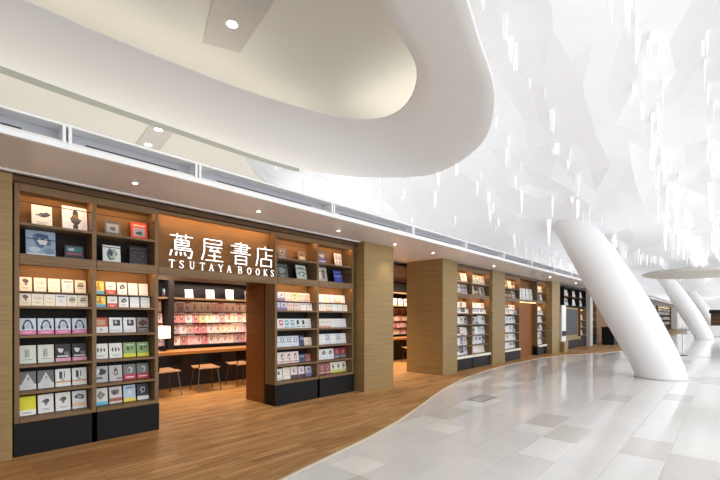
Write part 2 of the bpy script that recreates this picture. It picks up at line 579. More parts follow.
# ------------------------------------------------------------------ hanging ring (egg-shaped opening)
pairs = [((6.70, 4.06), (4.34, 3.3)), ((6.45, 4.80), (4.28, 3.66)), ((5.54, 5.63), (3.9, 3.97)), ((4.5, 5.98), (3.3, 4.2)), ((2.57, 6.03), (2.3, 4.42)), ((.56, 5.97), (.61, 4.56)),
         ((-2, 5.7), (-1.6, 4.5)), ((-4, 4.9), (-3.2, 4.0)), ((-5, 3.2), (-4, 3.0)), ((-4.4, 1.4), (-3.4, 1.9)), ((-2, .6), (-1.4, 1.5)), ((.5, .85), (.6, 1.75)), ((2.2, 1.4), (2.1, 2.08)),
         ((3.62, 1.80), (3.05, 2.36)), ((4.95, 2.20), (3.7, 2.56)), ((6.1, 2.95), (4.12, 2.9))]
full = [(a[0], a[1], b[0], b[1]) for a, b in pairs]
n = len(full)
ringp = []
for i in range(n):
    A, B, C_, D = full[i - 1], full[i], full[(i + 1) % n], full[(i + 2) % n]
    for k in range(10):
        t = k / 10
        ringp.append(tuple(0.5 * (2 * B[q] + (C_[q] - A[q]) * t + (2 * A[q] - 5 * B[q] + 4 * C_[q] - D[q]) * t * t + (3 * B[q] - A[q] - 3 * C_[q] + D[q]) * t ** 3) for q in range(4)))
prof = [(0.03, 4.33), (0.0, 4.306), (.008, 4.30), (.2, 4.297), (.5, 4.294), (.8, 4.297), (.985, 4.303), (1.0, 4.312), (1.0, 4.345), (.97, 4.36), (.5, 4.40), (.1, 4.36)]
mb = MB()
for p in ringp:
    for (s, z) in prof:
        mb.v.append((p[2] + (p[0] - p[2]) * s, p[3] + (p[1] - p[3]) * s, z))
K = len(prof)
for i in range(len(ringp)):
    j = (i + 1) % len(ringp)
    for k in range(K):
        l = (k + 1) % K
        mb.idx((i * K + k, j * K + k, j * K + l, i * K + l))
hr = empty('ceiling_ring', 'large grey-white egg-shaped ceiling ring hanging below the cream ceiling', 'ceiling feature')
mb.build('ring_shell', M['ring'], hr, smooth=True)
mb = MB()
for i in range(len(ringp)):
    p = ringp[i]
    dx, dy = p[0] - p[2], p[1] - p[3]
    L = math.hypot(dx, dy)
    for (s, z) in ((-.2, 4.309), (.17, 4.309), (.17, 4.33), (-.2, 4.34)):
        mb.v.append((p[0] + dx / L * s, p[1] + dy / L * s, z))
nr = [i for i in range(len(ringp)) if 28 <= i <= 90]
for i in nr:
    j = (i + 1) % len(ringp)
    for k in range(4):
        l = (k + 1) % 4
        mb.idx((i * 4 + k, j * 4 + k, j * 4 + l, i * 4 + l))
mb.build('edge_strip', M['ringedge'], hr)  # grey-green strip along part of the outer edge
for (x, y, zt) in ((6.0, 4.4, 6.3), (1.5, 5.8, 5.02), (-3.7, 4.6, 5.02), (1.6, 1.1, 5.02)):
    mb = MB()
    mb.tube([(x, y, 4.34), (x, y, zt)], .012, 6)
    mb.build('suspension_rod', M['rail'], hr)

# far hanging disc
hd = empty('ceiling_disc', 'thin cream disc hanging from the white ceiling behind the slanted column', 'ceiling feature', (31.8, .95, 4.12))
mb = MB()
mb.lathe([(2.9, .0), (3.15, .05), (3.22, .14), (3.0, .24), (1.0, .34)], 72)
mb.build('disc_rim', mat('disc_white', (226, 224, 218), .5), hd, smooth=True)
mb = MB()
mb.lathe([(2.85, -.012), (2.88, .01), (2.88, .02)], 72)
mb.build('disc_underside', M['cream'], hd)
for k in range(4):
    mb = MB()
    t = k * math.pi / 2 + .4
    mb.tube([(1.8 * math.cos(t), 1.8 * math.sin(t), .28), (1.8 * math.cos(t), 1.8 * math.sin(t), .95)], .02, 6)
    mb.build('suspension_rod', M['rail'], hd)

# ------------------------------------------------------------------ slanted columns that flare into the ceiling
def column(x, y, label, s=1.0):
    P = [(0, 0, 0, .535), (.0, .08, .3, .55), (.0, .39, 1.0, .595), (.02, .87, 2.0, .625), (.03, 1.49, 3.2, .59), (.04, 1.88, 3.9, .54), (.05, 2.3, 4.6, .54)]
    P = smooth_line(P, 4)
    b = MB()
    seg = 64
    for (dx, dy, z, r) in P:
        for k in range(seg):
            t = 2 * math.pi * k / seg
            b.v.append((dx * s + r * s * math.cos(t), dy * s + r * s * math.sin(t), z if z < 1 else z))
    for i in range(len(P) - 1):
        for k in range(seg):
            a0, a1 = i * seg + k, i * seg + (k + 1) % seg
            b.idx((a0, a1, a1 + seg, a0 + seg))
    b.idx(list(range(seg))[::-1])
    e = empty('slanted_column', label, 'column', (x, y, 0))
    b.build('column_shaft', M['column'], e, smooth=True)
    b = MB()
    b.lathe([(.56 * s, 0.0005), (.56 * s, .01), (.535 * s, .012)], 48)
    b.build('base_ring', M['greyled'], e)
column(12.47, 1.24, 'large slanted white column flaring into the sculpted ceiling beside the bookshop')
column(37.5, 1.25, 'slanted white column further off, beneath and behind the hanging cream disc')
column(60.0, .95, 'farthest slanted white column, beyond the hanging disc at the hall end')

# ------------------------------------------------------------------ soffit, rail and vents
mb = MB()
mb.box(-6, 70, 4.47, 10.3, SOF, SOF + .07)
mb.build('ceiling_soffit', M['soffit'], kind='structure')
mb = MB()
mb.box(-6, 70, 4.44, 4.5, SOF - .012, SOF + .045, bev=.006)
mb.box(-6, 70, 4.44, 4.5, SOF + .2, SOF + .225, bev=.006)
mb.box(-6, 70, 4.5, 4.9, SOF + .205, SOF + .222)
mb.build('trim_2', M['rail'], kind='structure')
mb = MB()
mb.box(-6, 70, 4.62, 4.66, SOF + .07, SOF + .205)
mb.build('trim_3', M['recess'], kind='structure')
divx = [-3.2, -1.2, .88, 2.11, 4.23, 6.35, 8.47, 10.6, 12.7, 14.8, 16.95, 19.1, 21.2, 23.3, 25.4]
mb = MB()
for dx in divx:
    mb.box(dx - .035, dx - .01, 4.445, 4.62, SOF + .04, SOF + .205)
    mb.box(dx + .01, dx + .035, 4.445, 4.62, SOF + .04, SOF + .205)
mb.build('trim_4', M['rail'], kind='structure')
VN = ['at its near end, over the plain panel', 'above the two bays before the entrance', 'above the sign and the bay after it', 'above the square pillar', 'above the wide pillar', 'just past the wide pillar',
      'above the wide pillar', 'above the first bookcase past the wide pillar', 'above the slim pillar', 'above the brown doorway', 'above the far doorway bookcase', 'above the chalkboard', 'past the chalkboard', 'at the far end']
for k, (a, b2) in enumerate(zip(divx[:-1], divx[1:])):
    if k < 1:
        continue
    L = b2 - a
    e = empty('air_vent', 'dark linear air slot in the white rail %s' % VN[k - 1], 'air vent', ((a + b2) / 2, 4.62, SOF + .1), 0, 'air slots in the rail')
    box('vent_frame', -L * .36, L * .36, -.012, -.001, -.018, .045, M['recess'], e)
    box('slot', -L * .355, L * .355, -.016, -.012, -.01, .035, M['slot'], e)

DL = [(135, 182.7, 'downlight in the soffit above the second bay of books'), (258.7, 211, 'downlight in the soffit above the end of the lit sign'), (338.5, 230.4, 'downlight in the soffit before the square pillar'),
      (395, 244, 'downlight in the soffit over the passage beside the square pillar'), (433, 252.7, 'downlight in the soffit in front of the wide pillar'), (494, 266, 'downlight in the soffit above the slim pillar')]
for (u, v, lb) in DL:
    a = unp(u, v, SOF)
    downlight(a[0], a[1], SOF - .001, .026, lb, 22)
for x, lb in ((16.0, 'small downlight in the soffit near the brown doorway'), (19.5, 'small downlight in the soffit near the chalkboard'), (1.4, 'small downlight in the soffit before the end bookcase')):
    if x > 2:
        downlight(x, 4.95, SOF - .001, .035, lb, 22)

# ------------------------------------------------------------------ shop shell
def struct(name, x0, x1, y0, y1, z0, z1, m, bev=0.0):
    return box(name, x0, x1, y0, y1, z0, z1, m, None, bev, 'structure')
struct('ceiling_shop', -2, 70, 6.7, 10.2, 2.92, 2.96, mat('shop_ceiling_brown', (96, 70, 50), .6, var=.05))
struct('wall_back', -2, 70, 9.78, 9.9, .006, 3.04, M['back'])
struct('wall_left', -6, .625, 5.58, 6.6, 0.006, 3.045, M['wood'])
struct('trim_5', .625, 5.98, 5.60, 6.6, 2.965, 3.045, M['wood_dark'])
struct('trim_6', -6, 6.0, 5.56, 5.60, 3.03, 3.048, M['black'])
struct('trim_9', -6, 5.99, 5.5, 5.555, 3.035, 3.049, M['rail'])
struct('pillar', 6.0, 6.95, 5.4, 6.6, .006, 3.045, M['wood'])
struct('pillar', 9.1, 9.86, 5.45, 6.6, .006, 3.045, M['wood'])
struct('pillar', 12.3, 13.28, 5.55, 6.6, .006, 3.045, M['wood'])
struct('pillar', 17.7, 18.77, 5.4, 6.6, .006, 3.045, M['wood'])
struct('pillar', 24.2, 24.75, 5.45, 6.6, .006, 3.045, M['greyled'])
struct('wall_right', 26.7, 29.4, 5.7, 6.5, .006, 3.045, M['orange'])
struct('pillar', 30.5, 44, 5.5, 6.5, .006, 3.045, M['greyled'])
struct('wall_end', 76, 76.2, -6, 16.5, -.02, 7.0, M['white'])
struct('wall_upper', -7.5, 76, 16.3, 16.5, 2.0, 7.0, M['white'])
struct('wall_light_block', -8.9, -8.7, -8.6, 16.5, -.02, 6.6, mat('grey_brown_wall', (120, 112, 104), .7, var=.04))  # unseen wall added to cut the light reaching the pillar sides
struct('wall_shop_end', -2.2, -2, 6.6, 9.9, .006, 3.045, M['back'])

ROWZ = [2.54, 2.2, 1.80, 1.635, 1.31, .985, .69, .405]   # what the eight rows stand on, top row first


def bookcase(x0, x1, nb, label, yf=Y0, depth=.9, tops=True, plinth='black', lip=None, back='back', side='wood', tray=False):
    """x0..x1 with nb bays; shelves 0.3 deep in front of a solid block"""
    e = empty('bookcase', label, 'bookcase', (x0, yf, .006))
    W = x1 - x0
    inner = .30
    box('back_panel', .0, W, inner, inner + .03, 0, 2.53, M[back], e)
    box('back_panel', .0, W, inner, inner + .03, 2.53, 2.955, M['back_tan'], e)  # tan colour stands in for LED glow under the top rail
    box('back_panel', .0, W, inner - .012, inner - .001, 1.83, 2.1, M['back_tan'], e)  # tan band painted for the LED glow below the middle shelf
    if depth > .4:
        box('carcass', 0.0, W, inner + .03, depth, 0, 2.955, M[side], e)
    pw = .045
    bw = (W - pw) / nb
    for k in range(nb + 1):
        b = MB()
        b.box(k * bw, k * bw + pw, 0, inner, .0, 2.955, bev=.003)
        b.build('side_panel', M['shelf'], e)
    for k in range(nb):
        a, c = k * bw + pw, (k + 1) * bw
        box('plinth', a - .05, c + .05, -.012, inner - .02, 0, .355, M[plinth], e)
        box('shelf', a, c, -.015, inner, .356, ROWZ[7] - .006, M['shelf'], e, bev=.003)
        for z in (ROWZ[6], ROWZ[5], ROWZ[4], ROWZ[3]):
            box('shelf', a, c, -.004, inner, z - .034, z - .006, M['shelf'], e, bev=.002)
        box('display_ledge', a, c, .10, .22, ROWZ[2] - .018, ROWZ[2] - .006, M['shelf'], e)
        ms = box('shelf', a, c, -.01, inner, 2.105, ROWZ[1] - .006, M['shelf'], e, bev=.003)
        box('shelf', a, c, -.004, inner, ROWZ[0] - .034, ROWZ[0] - .006, M['shelf'], e, bev=.002)
        tr_ = box('top_rail', a, c, -.004, inner, 2.90, 2.955, M['shelf'], e)
        box('led_strip', a + .01, c - .01, .014, .026, 2.886, 2.899, M['led'], tr_)
        box('light_lip', a, c, -.004, .010, 2.872, 2.899, M['shelf'], tr_)
        box('led_strip', a + .01, c - .01, .008, .020, 2.091, 2.104, M['led'], ms)
        box('light_lip', a, c, -.010, .006, 2.077, 2.104, M['shelf'], ms)
        if tray:
            box('leaflet_tray', a, c, -.06, -.016, .33, .40, M['page'], e)
        if tops:
            for z in (2.76, 2.37):
                b = MB()
                b.tube([(a, .012, z), (c, .012, z)], .0045, 6)
                b.build('guard_wire', M['blackmetal'], e)
    return [(x0 + k * bw + pw, x0 + (k + 1) * bw) for k in range(nb)]


# ------------------------------------------------------------------ books
BW, BB, GR, DK = (242, 240, 236), (32, 30, 32), (128, 130, 134), (60, 58, 62)
def R4(x0, y0, x1, y1, c): return ('r', x0, y0, x1, y1, c)
def EL(x0, y0, x1, y1, c): return ('e', x0, y0, x1, y1, c)
def AR(x0, y0, x1, y1, c): return ('a', x0, y0, x1, y1, c)
def TR(x0, y0, x1, y1, c): return ('t', x0, y0, x1, y1, c)
def lines(y0, n, c=(150, 150, 150), x0=.2, x1=.8, s=.07): return [R4(x0 + (.06 if k % 2 else 0), y0 - k * s, x1 - (.1 if k % 2 else 0), y0 - k * s + s * .35, c) for k in range(n)]
DES = {
    'ink': ((236, 232, 224), [EL(.3, .45, .85, .68, DK), EL(.5, .5, .95, .72, (86, 84, 88)), EL(.12, .5, .5, .6, GR)] + lines(.2, 2), 'white book with a grey ink sketch'),
    'crest': ((232, 232, 238), [EL(.33, .25, .72, .82, (78, 66, 60)), EL(.42, .42, .64, .7, (150, 104, 48)), EL(.2, .38, .85, .56, (98, 92, 92)), R4(.42, .1, .62, .26, (58, 58, 64)), EL(.42, .7, .62, .9, (58, 52, 50))], 'large white book with a dark winged figure'),
    'bluegirl': ((150, 168, 190), [EL(.2, .3, .85, .95, (92, 112, 146)), EL(.38, .42, .72, .78, (222, 216, 214)), EL(.05, .1, .5, .4, (196, 206, 216)), EL(.3, .66, .8, .92, (70, 86, 118)), R4(.05, .03, .95, .12, (214, 218, 224)), EL(.6, .08, .98, .35, (120, 140, 170))], 'large pale blue book with drawn face'),
    'teal': ((70, 64, 74), [R4(.08, .55, .92, .9, (58, 122, 128)), R4(.1, .32, .9, .48, (150, 84, 98)), R4(.1, .1, .9, .22, (44, 44, 60)), R4(.2, .62, .5, .8, (190, 190, 190))], 'small dark teal and maroon book'),
    'greyphoto': ((96, 98, 98), [R4(.12, .25, .88, .8, (150, 156, 158)), EL(.3, .35, .7, .65, (84, 84, 86)), R4(.1, .88, .9, .94, (60, 60, 60))], 'grey book with a framed photograph'),
    'redphoto': ((206, 70, 54), [R4(.15, .2, .85, .68, (148, 154, 168)), EL(.25, .25, .75, .5, (64, 66, 76)), R4(.15, .78, .85, .86, (240, 190, 170))], 'red book with a framed car photograph'),
    'globe': ((226, 228, 226), [EL(.2, .12, .85, .92, (92, 112, 84)), EL(.32, .2, .74, .8, (168, 192, 178)), EL(.3, .35, .6, .75, (62, 84, 112)), EL(.55, .3, .75, .5, (220, 210, 150))], 'white book with a round green picture'),
    'dots': ((56, 50, 54), [EL(.1 + .16 * (k % 5), .1 + .18 * (k // 5), .16 + .16 * (k % 5), .17 + .18 * (k // 5), (118, 104, 108)) for k in range(24) if k % 3], 'black book scattered with pale dots'),
    'creamink': ((240, 228, 206), [EL(.2, .55, .75, .9, (110, 92, 96)), EL(.4, .4, .7, .6, (150, 110, 110))] + lines(.25, 2), 'cream book with a plum ink blot'),
    'creamline': ((244, 234, 214), [EL(.15, .5, .85, .75, (168, 158, 150)), EL(.25, .56, .75, .7, (244, 234, 214))] + lines(.3, 2), 'cream book with a thin oval drawing'),
    'creamplain': ((246, 236, 216), lines(.66, 2, (180, 160, 150), .3, .7) + lines(.3, 1), 'plain cream book with small type'),
    'creampale': ((240, 232, 232), [R4(.15, .78, .85, .86, (120, 120, 140)), R4(.3, .3, .7, .6, (228, 218, 226))], 'cream book with a lilac square'),
    'creamdark': ((236, 228, 210), [R4(.2, .5, .8, .62, DK), R4(.3, .68, .75, .78, (90, 96, 90)), R4(.25, .35, .7, .42, GR)], 'cream book with dark bold lettering'),
    'headphones': ((214, 222, 234), [R4(0, 0, 1, .26, (236, 132, 178)), AR(.2, .3, .8, .92, (52, 62, 84)), EL(.14, .3, .32, .58, (44, 52, 74)), EL(.68, .3, .86, .58, (44, 52, 74)), EL(.34, .3, .66, .76, (190, 198, 212)), R4(.2, .1, .8, .16, (250, 210, 228))], 'blue and pink book with dark headphones'),
    'script': ((224, 226, 216), [R4(.3, .3, .6, .8, (196, 200, 188)), R4(.36, .36, .44, .72, (140, 146, 134)), R4(.5, .42, .56, .75, (150, 156, 144))] + lines(.2, 1, (120, 120, 120)), 'pale grey-green book with faint script'),
    'pinkphoto': ((52, 46, 50), [R4(0, 0, 1, .2, (232, 168, 186)), EL(.1, .5, .6, .8, (226, 222, 222)), R4(.1, .26, .9, .34, (210, 208, 210)), EL(.5, .35, .95, .6, (120, 116, 120))], 'black and white book with pink band'),
    'mountain': ((214, 214, 212), [R4(0, .3, 1, 1, (112, 112, 112)), TR(.1, .3, .9, .9, (206, 206, 206)), EL(.45, .5, .6, .72, (150, 150, 150))] + lines(.2, 2, (180, 180, 180)), 'grey book with a white peak photograph'),
    'orangeline': ((236, 236, 232), [R4(.25, .45, .45, .85, (60, 76, 92)), R4(.55, .5, .62, .85, (70, 86, 102)), R4(.0, .22, 1, .3, (214, 150, 104)), EL(.3, .3, .6, .5, (190, 180, 170))], 'white book with blue figures, orange line'),
    'yellow': ((236, 226, 34), [R4(0, 0, 1, .28, (240, 240, 232)), R4(.2, .1, .7, .16, (160, 160, 150))], 'bright yellow book with a white foot'),
    'splash': ((238, 236, 232), [EL(.3, .5, .75, .78, (84, 84, 84)), EL(.42, .38, .6, .55, (120, 118, 118)), EL(.2, .55, .45, .66, (150, 150, 150))] + lines(.22, 2), 'white book with small grey blot'),
    'motor': ((228, 230, 230), [EL(.1, .5, .9, .85, (62, 80, 86)), EL(.3, .56, .7, .76, (170, 180, 180)), R4(0, .12, 1, .34, (232, 196, 170))], 'white book with dark teal picture'),
    'rainbow': ((244, 214, 90), [R4(.35, .3, .6, .9, (232, 110, 64)), EL(.5, .5, .85, .85, (250, 236, 120)), R4(0, 0, 1, .25, (96, 170, 204)), EL(.1, .3, .4, .6, (110, 180, 120))], 'yellow and blue book with figure'),
    'redfoot': ((238, 232, 226), [R4(0, 0, 1, .36, (206, 92, 84)), R4(.25, .6, .75, .68, (150, 140, 140)), R4(.3, .1, .7, .2, (236, 190, 184))], 'white book with a red lower band'),
    'headshot': ((232, 234, 236), [EL(.2, .4, .85, .85, (74, 78, 88)), EL(.4, .48, .7, .72, (176, 172, 172))] + lines(.25, 2), 'white book with a dark portrait'),
    'plainwhite': ((240, 240, 240), [R4(.12, .1, .88, .14, (206, 206, 210)), R4(.12, .46, .88, .5, (206, 206, 210)), R4(.12, .8, .88, .84, (206, 206, 210))], 'plain white book with rules'),
    'terracotta': ((196, 92, 62), [R4(.18, .5, .82, .86, (206, 172, 128)), R4(0, 0, 1, .4, (240, 234, 228)), EL(.42, .14, .56, .28, (90, 66, 60))], 'terracotta and white book'),
    'couple': ((238, 238, 240), [R4(.3, .45, .85, .85, (56, 56, 66)), EL(.4, .55, .65, .85, (190, 184, 180)), R4(.1, .12, .8, .17, (190, 190, 200))], 'white book with dark photo square'),
    'brownphoto': ((150, 136, 128), [EL(.12, .4, .88, .88, (92, 56, 54)), R4(.1, .1, .9, .34, (52, 48, 52)), R4(.15, .17, .85, .23, (200, 196, 192))], 'brown photograph book with a black foot'),
    'figures': ((238, 236, 230), [EL(.18, .4, .34, .72, (92, 92, 92)), EL(.42, .4, .58, .74, (84, 84, 84)), EL(.66, .42, .82, .72, (98, 98, 98))] + lines(.22, 2), 'white book with small grey figures'),
    'meadow': ((150, 178, 120), [R4(0, 0, 1, .24, (234, 226, 64)), EL(.2, .4, .5, .85, (78, 112, 84)), EL(.5, .5, .9, .8, (110, 142, 96)), R4(.2, .8, .8, .86, (230, 236, 220))], 'green meadow book with a yellow band'),
    'greyart': ((186, 190, 194), [EL(.3, .4, .95, .9, (54, 58, 62)), R4(.1, .2, .6, .34, (96, 98, 102)), EL(.1, .5, .4, .9, (220, 222, 224))], 'light grey book with dark photo'),
    'greyhair': ((198, 196, 196), [EL(.3, .3, .7, .9, (90, 88, 90)), EL(.4, .38, .6, .66, (214, 204, 198)), R4(.55, .1, .95, .2, (170, 90, 96))], 'silver-grey portrait book'),
    'redband': ((120, 122, 122), [R4(0, .0, 1, .34, (196, 54, 76)), EL(.25, .42, .8, .88, (188, 190, 188)), R4(.15, .12, .85, .2, (246, 210, 216)), EL(.35, .5, .6, .75, (92, 92, 94))], 'grey photo book with a crimson band'),
    'bluefoot': ((224, 222, 214), [EL(.2, .35, .8, .82, (120, 128, 132)), R4(0, 0, 1, .2, (104, 186, 214)), EL(.35, .45, .62, .7, (176, 150, 120))], 'cream book with a sky-blue foot'),
    'rust': ((216, 210, 206), [EL(.1, .45, .9, .85, (120, 118, 118)), R4(0, .12, 1, .32, (172, 96, 74)), EL(.25, .52, .55, .76, (64, 62, 64))], 'pale book with a rust band'),
    'skyyellow': ((186, 208, 226), [R4(0, 0, 1, .2, (240, 224, 70)), EL(.3, .4, .7, .7, (214, 224, 234)), R4(.2, .8, .8, .86, (90, 110, 130))], 'light blue book with a yellow foot'),
    'blackphoto': ((58, 60, 66), [R4(0, 0, 1, .24, (238, 238, 238)), EL(.25, .4, .75, .86, (170, 174, 178)), EL(.4, .5, .62, .74, (40, 42, 48))], 'black photo book with a white foot'),
    'lilac': ((214, 210, 226), [R4(.0, .0, 1, .34, (134, 122, 176)), EL(.25, .5, .75, .85, (128, 132, 160)), R4(.2, .4, .8, .44, (90, 90, 120))], 'lilac and white book'),
    'rosy': ((236, 216, 206), [EL(.2, .4, .8, .82, (206, 150, 138)), R4(.2, .12, .8, .2, (150, 120, 120)), EL(.38, .5, .62, .72, (240, 224, 214))], 'rose-tinted book with a round motif'),
    'ochre': ((236, 222, 190), [R4(.2, .55, .8, .85, (206, 160, 90)), EL(.3, .2, .7, .5, (180, 150, 140))], 'ochre and cream book'),
    'redsign': ((240, 232, 230), [R4(.2, .35, .8, .85, (198, 84, 90)), R4(.32, .5, .68, .72, (246, 226, 222))], 'white book with a red square'),
    'bluesign': ((226, 238, 242), [R4(.2, .35, .8, .85, (88, 164, 190)), R4(.35, .5, .65, .74, (232, 242, 244)), R4(.1, .1, .9, .16, (90, 120, 140))], 'white book with a turquoise square'),
    'darksign': ((232, 236, 236), [R4(.3, .4, .7, .85, (60, 72, 80)), R4(.2, .14, .8, .22, (120, 130, 136))], 'white book with a slate square'),
    'creamwide': ((238, 226, 208), [R4(.1, .1, .9, .16, (206, 190, 172)), R4(.3, .5, .7, .58, (190, 170, 150))], 'wide cream boxed book'),
    'silver': ((222, 226, 234), [R4(.1, .42, .9, .5, (126, 132, 150)), R4(.1, .82, .9, .9, (166, 172, 188)), R4(.25, .58, .4, .76, (90, 96, 112)), R4(.6, .58, .75, .76, (90, 96, 112))], 'silvery book with slate-blue bars'),
    'peach': ((240, 230, 222), [R4(0, 0, 1, .2, (222, 172, 142)), R4(.25, .55, .75, .7, (206, 196, 196))], 'white book with a peach foot'),
    'manga': ((236, 226, 220), [EL(.2, .3, .8, .9, (126, 92, 92)), EL(.36, .36, .64, .7, (240, 222, 212)), R4(.1, .1, .9, .2, (190, 110, 120))], 'cream comic with a brown-haired face'),
    'navy': ((70, 84, 116), [R4(.15, .6, .85, .8, (150, 160, 180)), EL(.3, .2, .7, .5, (44, 50, 74))], 'small navy book'),
    'redgrey': ((150, 64, 70), [R4(0, 0, 1, .4, (104, 100, 110)), EL(.25, .45, .75, .85, (196, 110, 112)), R4(.2, .12, .8, .2, (190, 186, 190))], 'dark red and grey book'),
    'maroon': ((150, 88, 84), [EL(.2, .35, .8, .85, (206, 146, 138)), EL(.36, .45, .64, .72, (96, 52, 54)), R4(.1, .1, .9, .18, (226, 196, 190))], 'maroon patterned book'),
    'lime': ((236, 236, 214), [R4(0, 0, 1, .2, (208, 206, 92)), EL(.3, .35, .7, .85, (106, 112, 116)), R4(.1, .26, .9, .3, (150, 150, 130))], 'white book with a lime foot'),
    'leaf': ((236, 238, 232), [EL(.35, .4, .7, .85, (84, 122, 96)), R4(.2, .12, .8, .18, (150, 150, 150))], 'slim white book with a green leaf'),
    'plum': ((232, 224, 226), [R4(0, 0, 1, .3, (84, 62, 70)), EL(.3, .45, .7, .85, (176, 140, 140))], 'white book with a plum band'),
    'smoke': ((104, 94, 92), [EL(.2, .3, .8, .85, (150, 136, 132)), R4(.15, .1, .85, .18, (190, 180, 172)), EL(.35, .42, .62, .7, (66, 58, 64))], 'smoky grey-brown art book'),
    'sepia': ((138, 112, 88), [R4(.15, .2, .85, .5, (206, 186, 160)), EL(.3, .55, .7, .85, (90, 70, 58))], 'sepia art book'),
    'violet': ((70, 66, 92), [R4(.1, .1, .9, .4, (104, 84, 160)), EL(.2, .45, .8, .88, (150, 150, 162)), R4(.15, .2, .85, .26, (210, 204, 226))], 'slate and violet art book'),
    'whitegrid': ((222, 220, 222), [R4(.1, .5, .45, .9, (170, 150, 150)), R4(.55, .5, .9, .9, (150, 156, 164)), R4(.1, .1, .45, .42, (180, 176, 170)), R4(.55, .1, .9, .42, (196, 170, 160))], 'white art book with four pictures'),
    'moss': ((88, 92, 86), [EL(.2, .3, .8, .85, (140, 146, 140)), R4(.3, .12, .7, .18, (180, 180, 170))], 'moss-grey art book'),
    'jade': ((196, 204, 196), [EL(.1, .2, .9, .6, (100, 132, 118)), EL(.3, .3, .7, .5, (226, 232, 226)), R4(.2, .76, .8, .84, (110, 120, 116))], 'pale jade art book'),
    'stone': ((188, 178, 168), [R4(.2, .2, .42, .85, (228, 222, 214)), R4(.55, .2, .8, .85, (120, 110, 104))], 'grey art book with pale strips'),
    'cobalt': ((66, 74, 168), [R4(.1, .5, .9, .6, (160, 166, 220)), EL(.25, .15, .75, .45, (92, 100, 196)), R4(.1, .8, .9, .88, (120, 128, 206))], 'cobalt blue art book'),
}
_meshes = {}


def book_meshes(key, w, h, t, near):
    k = (key, round(w, 3), round(h, 3), t, near)
    if k in _meshes:
        return _meshes[k]
    base, shapes, look = DES[key]
    b = MB()
    jr = random.Random(key)
    if near:
        c = .0025
        b.box(-w / 2, w / 2, -t, -t + c, 0, h, 0, base)
        b.box(-w / 2, w / 2, -c, 0, 0, h, 0, base)
        b.box(-w / 2, -w / 2 + c, -t + c, -c, 0, h, 0, base)
    else:
        b.box(-w / 2, w / 2, -t, 0, 0, h, 0, base)
    yy = -t - .0005
    for i, (s, x0, y0, x1, y1, col) in enumerate(shapes):
        y = yy - i * .00025
        X = lambda u: -w / 2 + u * w
        Z = lambda v: v * h
        if s == 'r':
            b.face([(X(x0), y, Z(y0)), (X(x1), y, Z(y0)), (X(x1), y, Z(y1)), (X(x0), y, Z(y1))], 0, col)
        elif s == 't':
            b.face([(X(x0), y, Z(y0)), (X(x1), y, Z(y0)), (X((x0 + x1) / 2), y, Z(y1))], 0, col)
        elif s == 'e':
            cx, cz, rx, rz = (x0 + x1) / 2, (y0 + y1) / 2, (x1 - x0) / 2, (y1 - y0) / 2
            J = [jr.uniform(.62, 1.12) for _ in range(12)]
            b.face([(X(cx + rx * J[q] * math.cos(q * math.pi / 6)), y, Z(cz + rz * J[q] * math.sin(q * math.pi / 6))) for q in range(12)], 0, col)
        elif s == 'a':
            cx, cz, rx, rz = (x0 + x1) / 2, y0 + (y1 - y0) * .3, (x1 - x0) / 2, (y1 - y0) * .7
            for q in range(10):
                a0, a1 = math.pi * q / 10, math.pi * (q + 1) / 10
                b.face([(X(cx + rx * math.cos(a0)), y, Z(cz + rz * math.sin(a0))), (X(cx + rx * math.cos(a1)), y, Z(cz + rz * math.sin(a1))),
                        (X(cx + rx * .72 * math.cos(a1)), y, Z(cz + rz * .76 * math.sin(a1))), (X(cx + rx * .72 * math.cos(a0)), y, Z(cz + rz * .76 * math.sin(a0)))], 0, col)
    cov = b.mesh('book_cover', M['cover'])
    pg = None
    if near:
        b = MB()
        b.box(-w / 2 + .003, w / 2 - .003, -t + .003, -.003, .002, h - .003)
        pg = b.mesh('page_block', M['page'])
    _meshes[k] = (cov, pg)
    return _meshes[k]


def book(key, x, y, z, w, h, label, group, t=.02, tilt=9, yaw=0, near=True, name='book', cat='book'):
    cov, pg = book_meshes(key, w, h, t, near)
    o = bpy.data.objects.new(name, cov)
    COL.objects.link(o)
    o.location = (x, y, z + .0005)
    o.rotation_euler = (R(-tilt), 0, R(yaw))
    tag(o, label, cat, group)
    if pg is not None:
        p = bpy.data.objects.new('page_block', pg)
        COL.objects.link(p)
        p.parent = o
    return o


ORD = ['first', 'second', 'third', 'fourth', 'fifth', 'sixth', 'seventh', 'eighth', 'ninth', 'tenth', 'eleventh', 'twelfth', 'thirteenth', 'fourteenth', 'fifteenth', 'sixteenth', 'seventeenth', 'eighteenth', 'nineteenth', 'twentieth']
ROWN = ['top row', 'second row', 'third row', 'fourth row', 'fifth row', 'sixth row', 'seventh row', 'bottom row']


def row(bay, ri, keys, bayname, w=None, h=.19, yb=None, near=True, fill=.92, tilt=9, yaw=0, gap0=0.0, z=None, t=.02):
    x0, x1 = bay
    n = len(keys)
    x0 += gap0
    x1 += gap0 * .6
    pitch = (x1 - x0 - .02) / n
    yb = (Y0 + (.14 if ri == 3 else .2 if ri == 2 else .17)) if yb is None else yb
    if isinstance(h, (int, float)):
        h = [h] * n
    for k, key in enumerate(keys):
        ww = pitch * fill if w is None else (w[k] if isinstance(w, (list, tuple)) else w)
        yw = yaw[k] if isinstance(yaw, (list, tuple)) else yaw
        book(key, x0 + .01 + pitch * (k + .5), yb, ROWZ[ri] if z is None else z, ww, h[k],
             '%s, %s in %s, %s' % (DES[key][2], ORD[k], ROWN[ri], bayname), 'books in the %s' % bayname, near=near, tilt=tilt, yaw=yw, t=t)


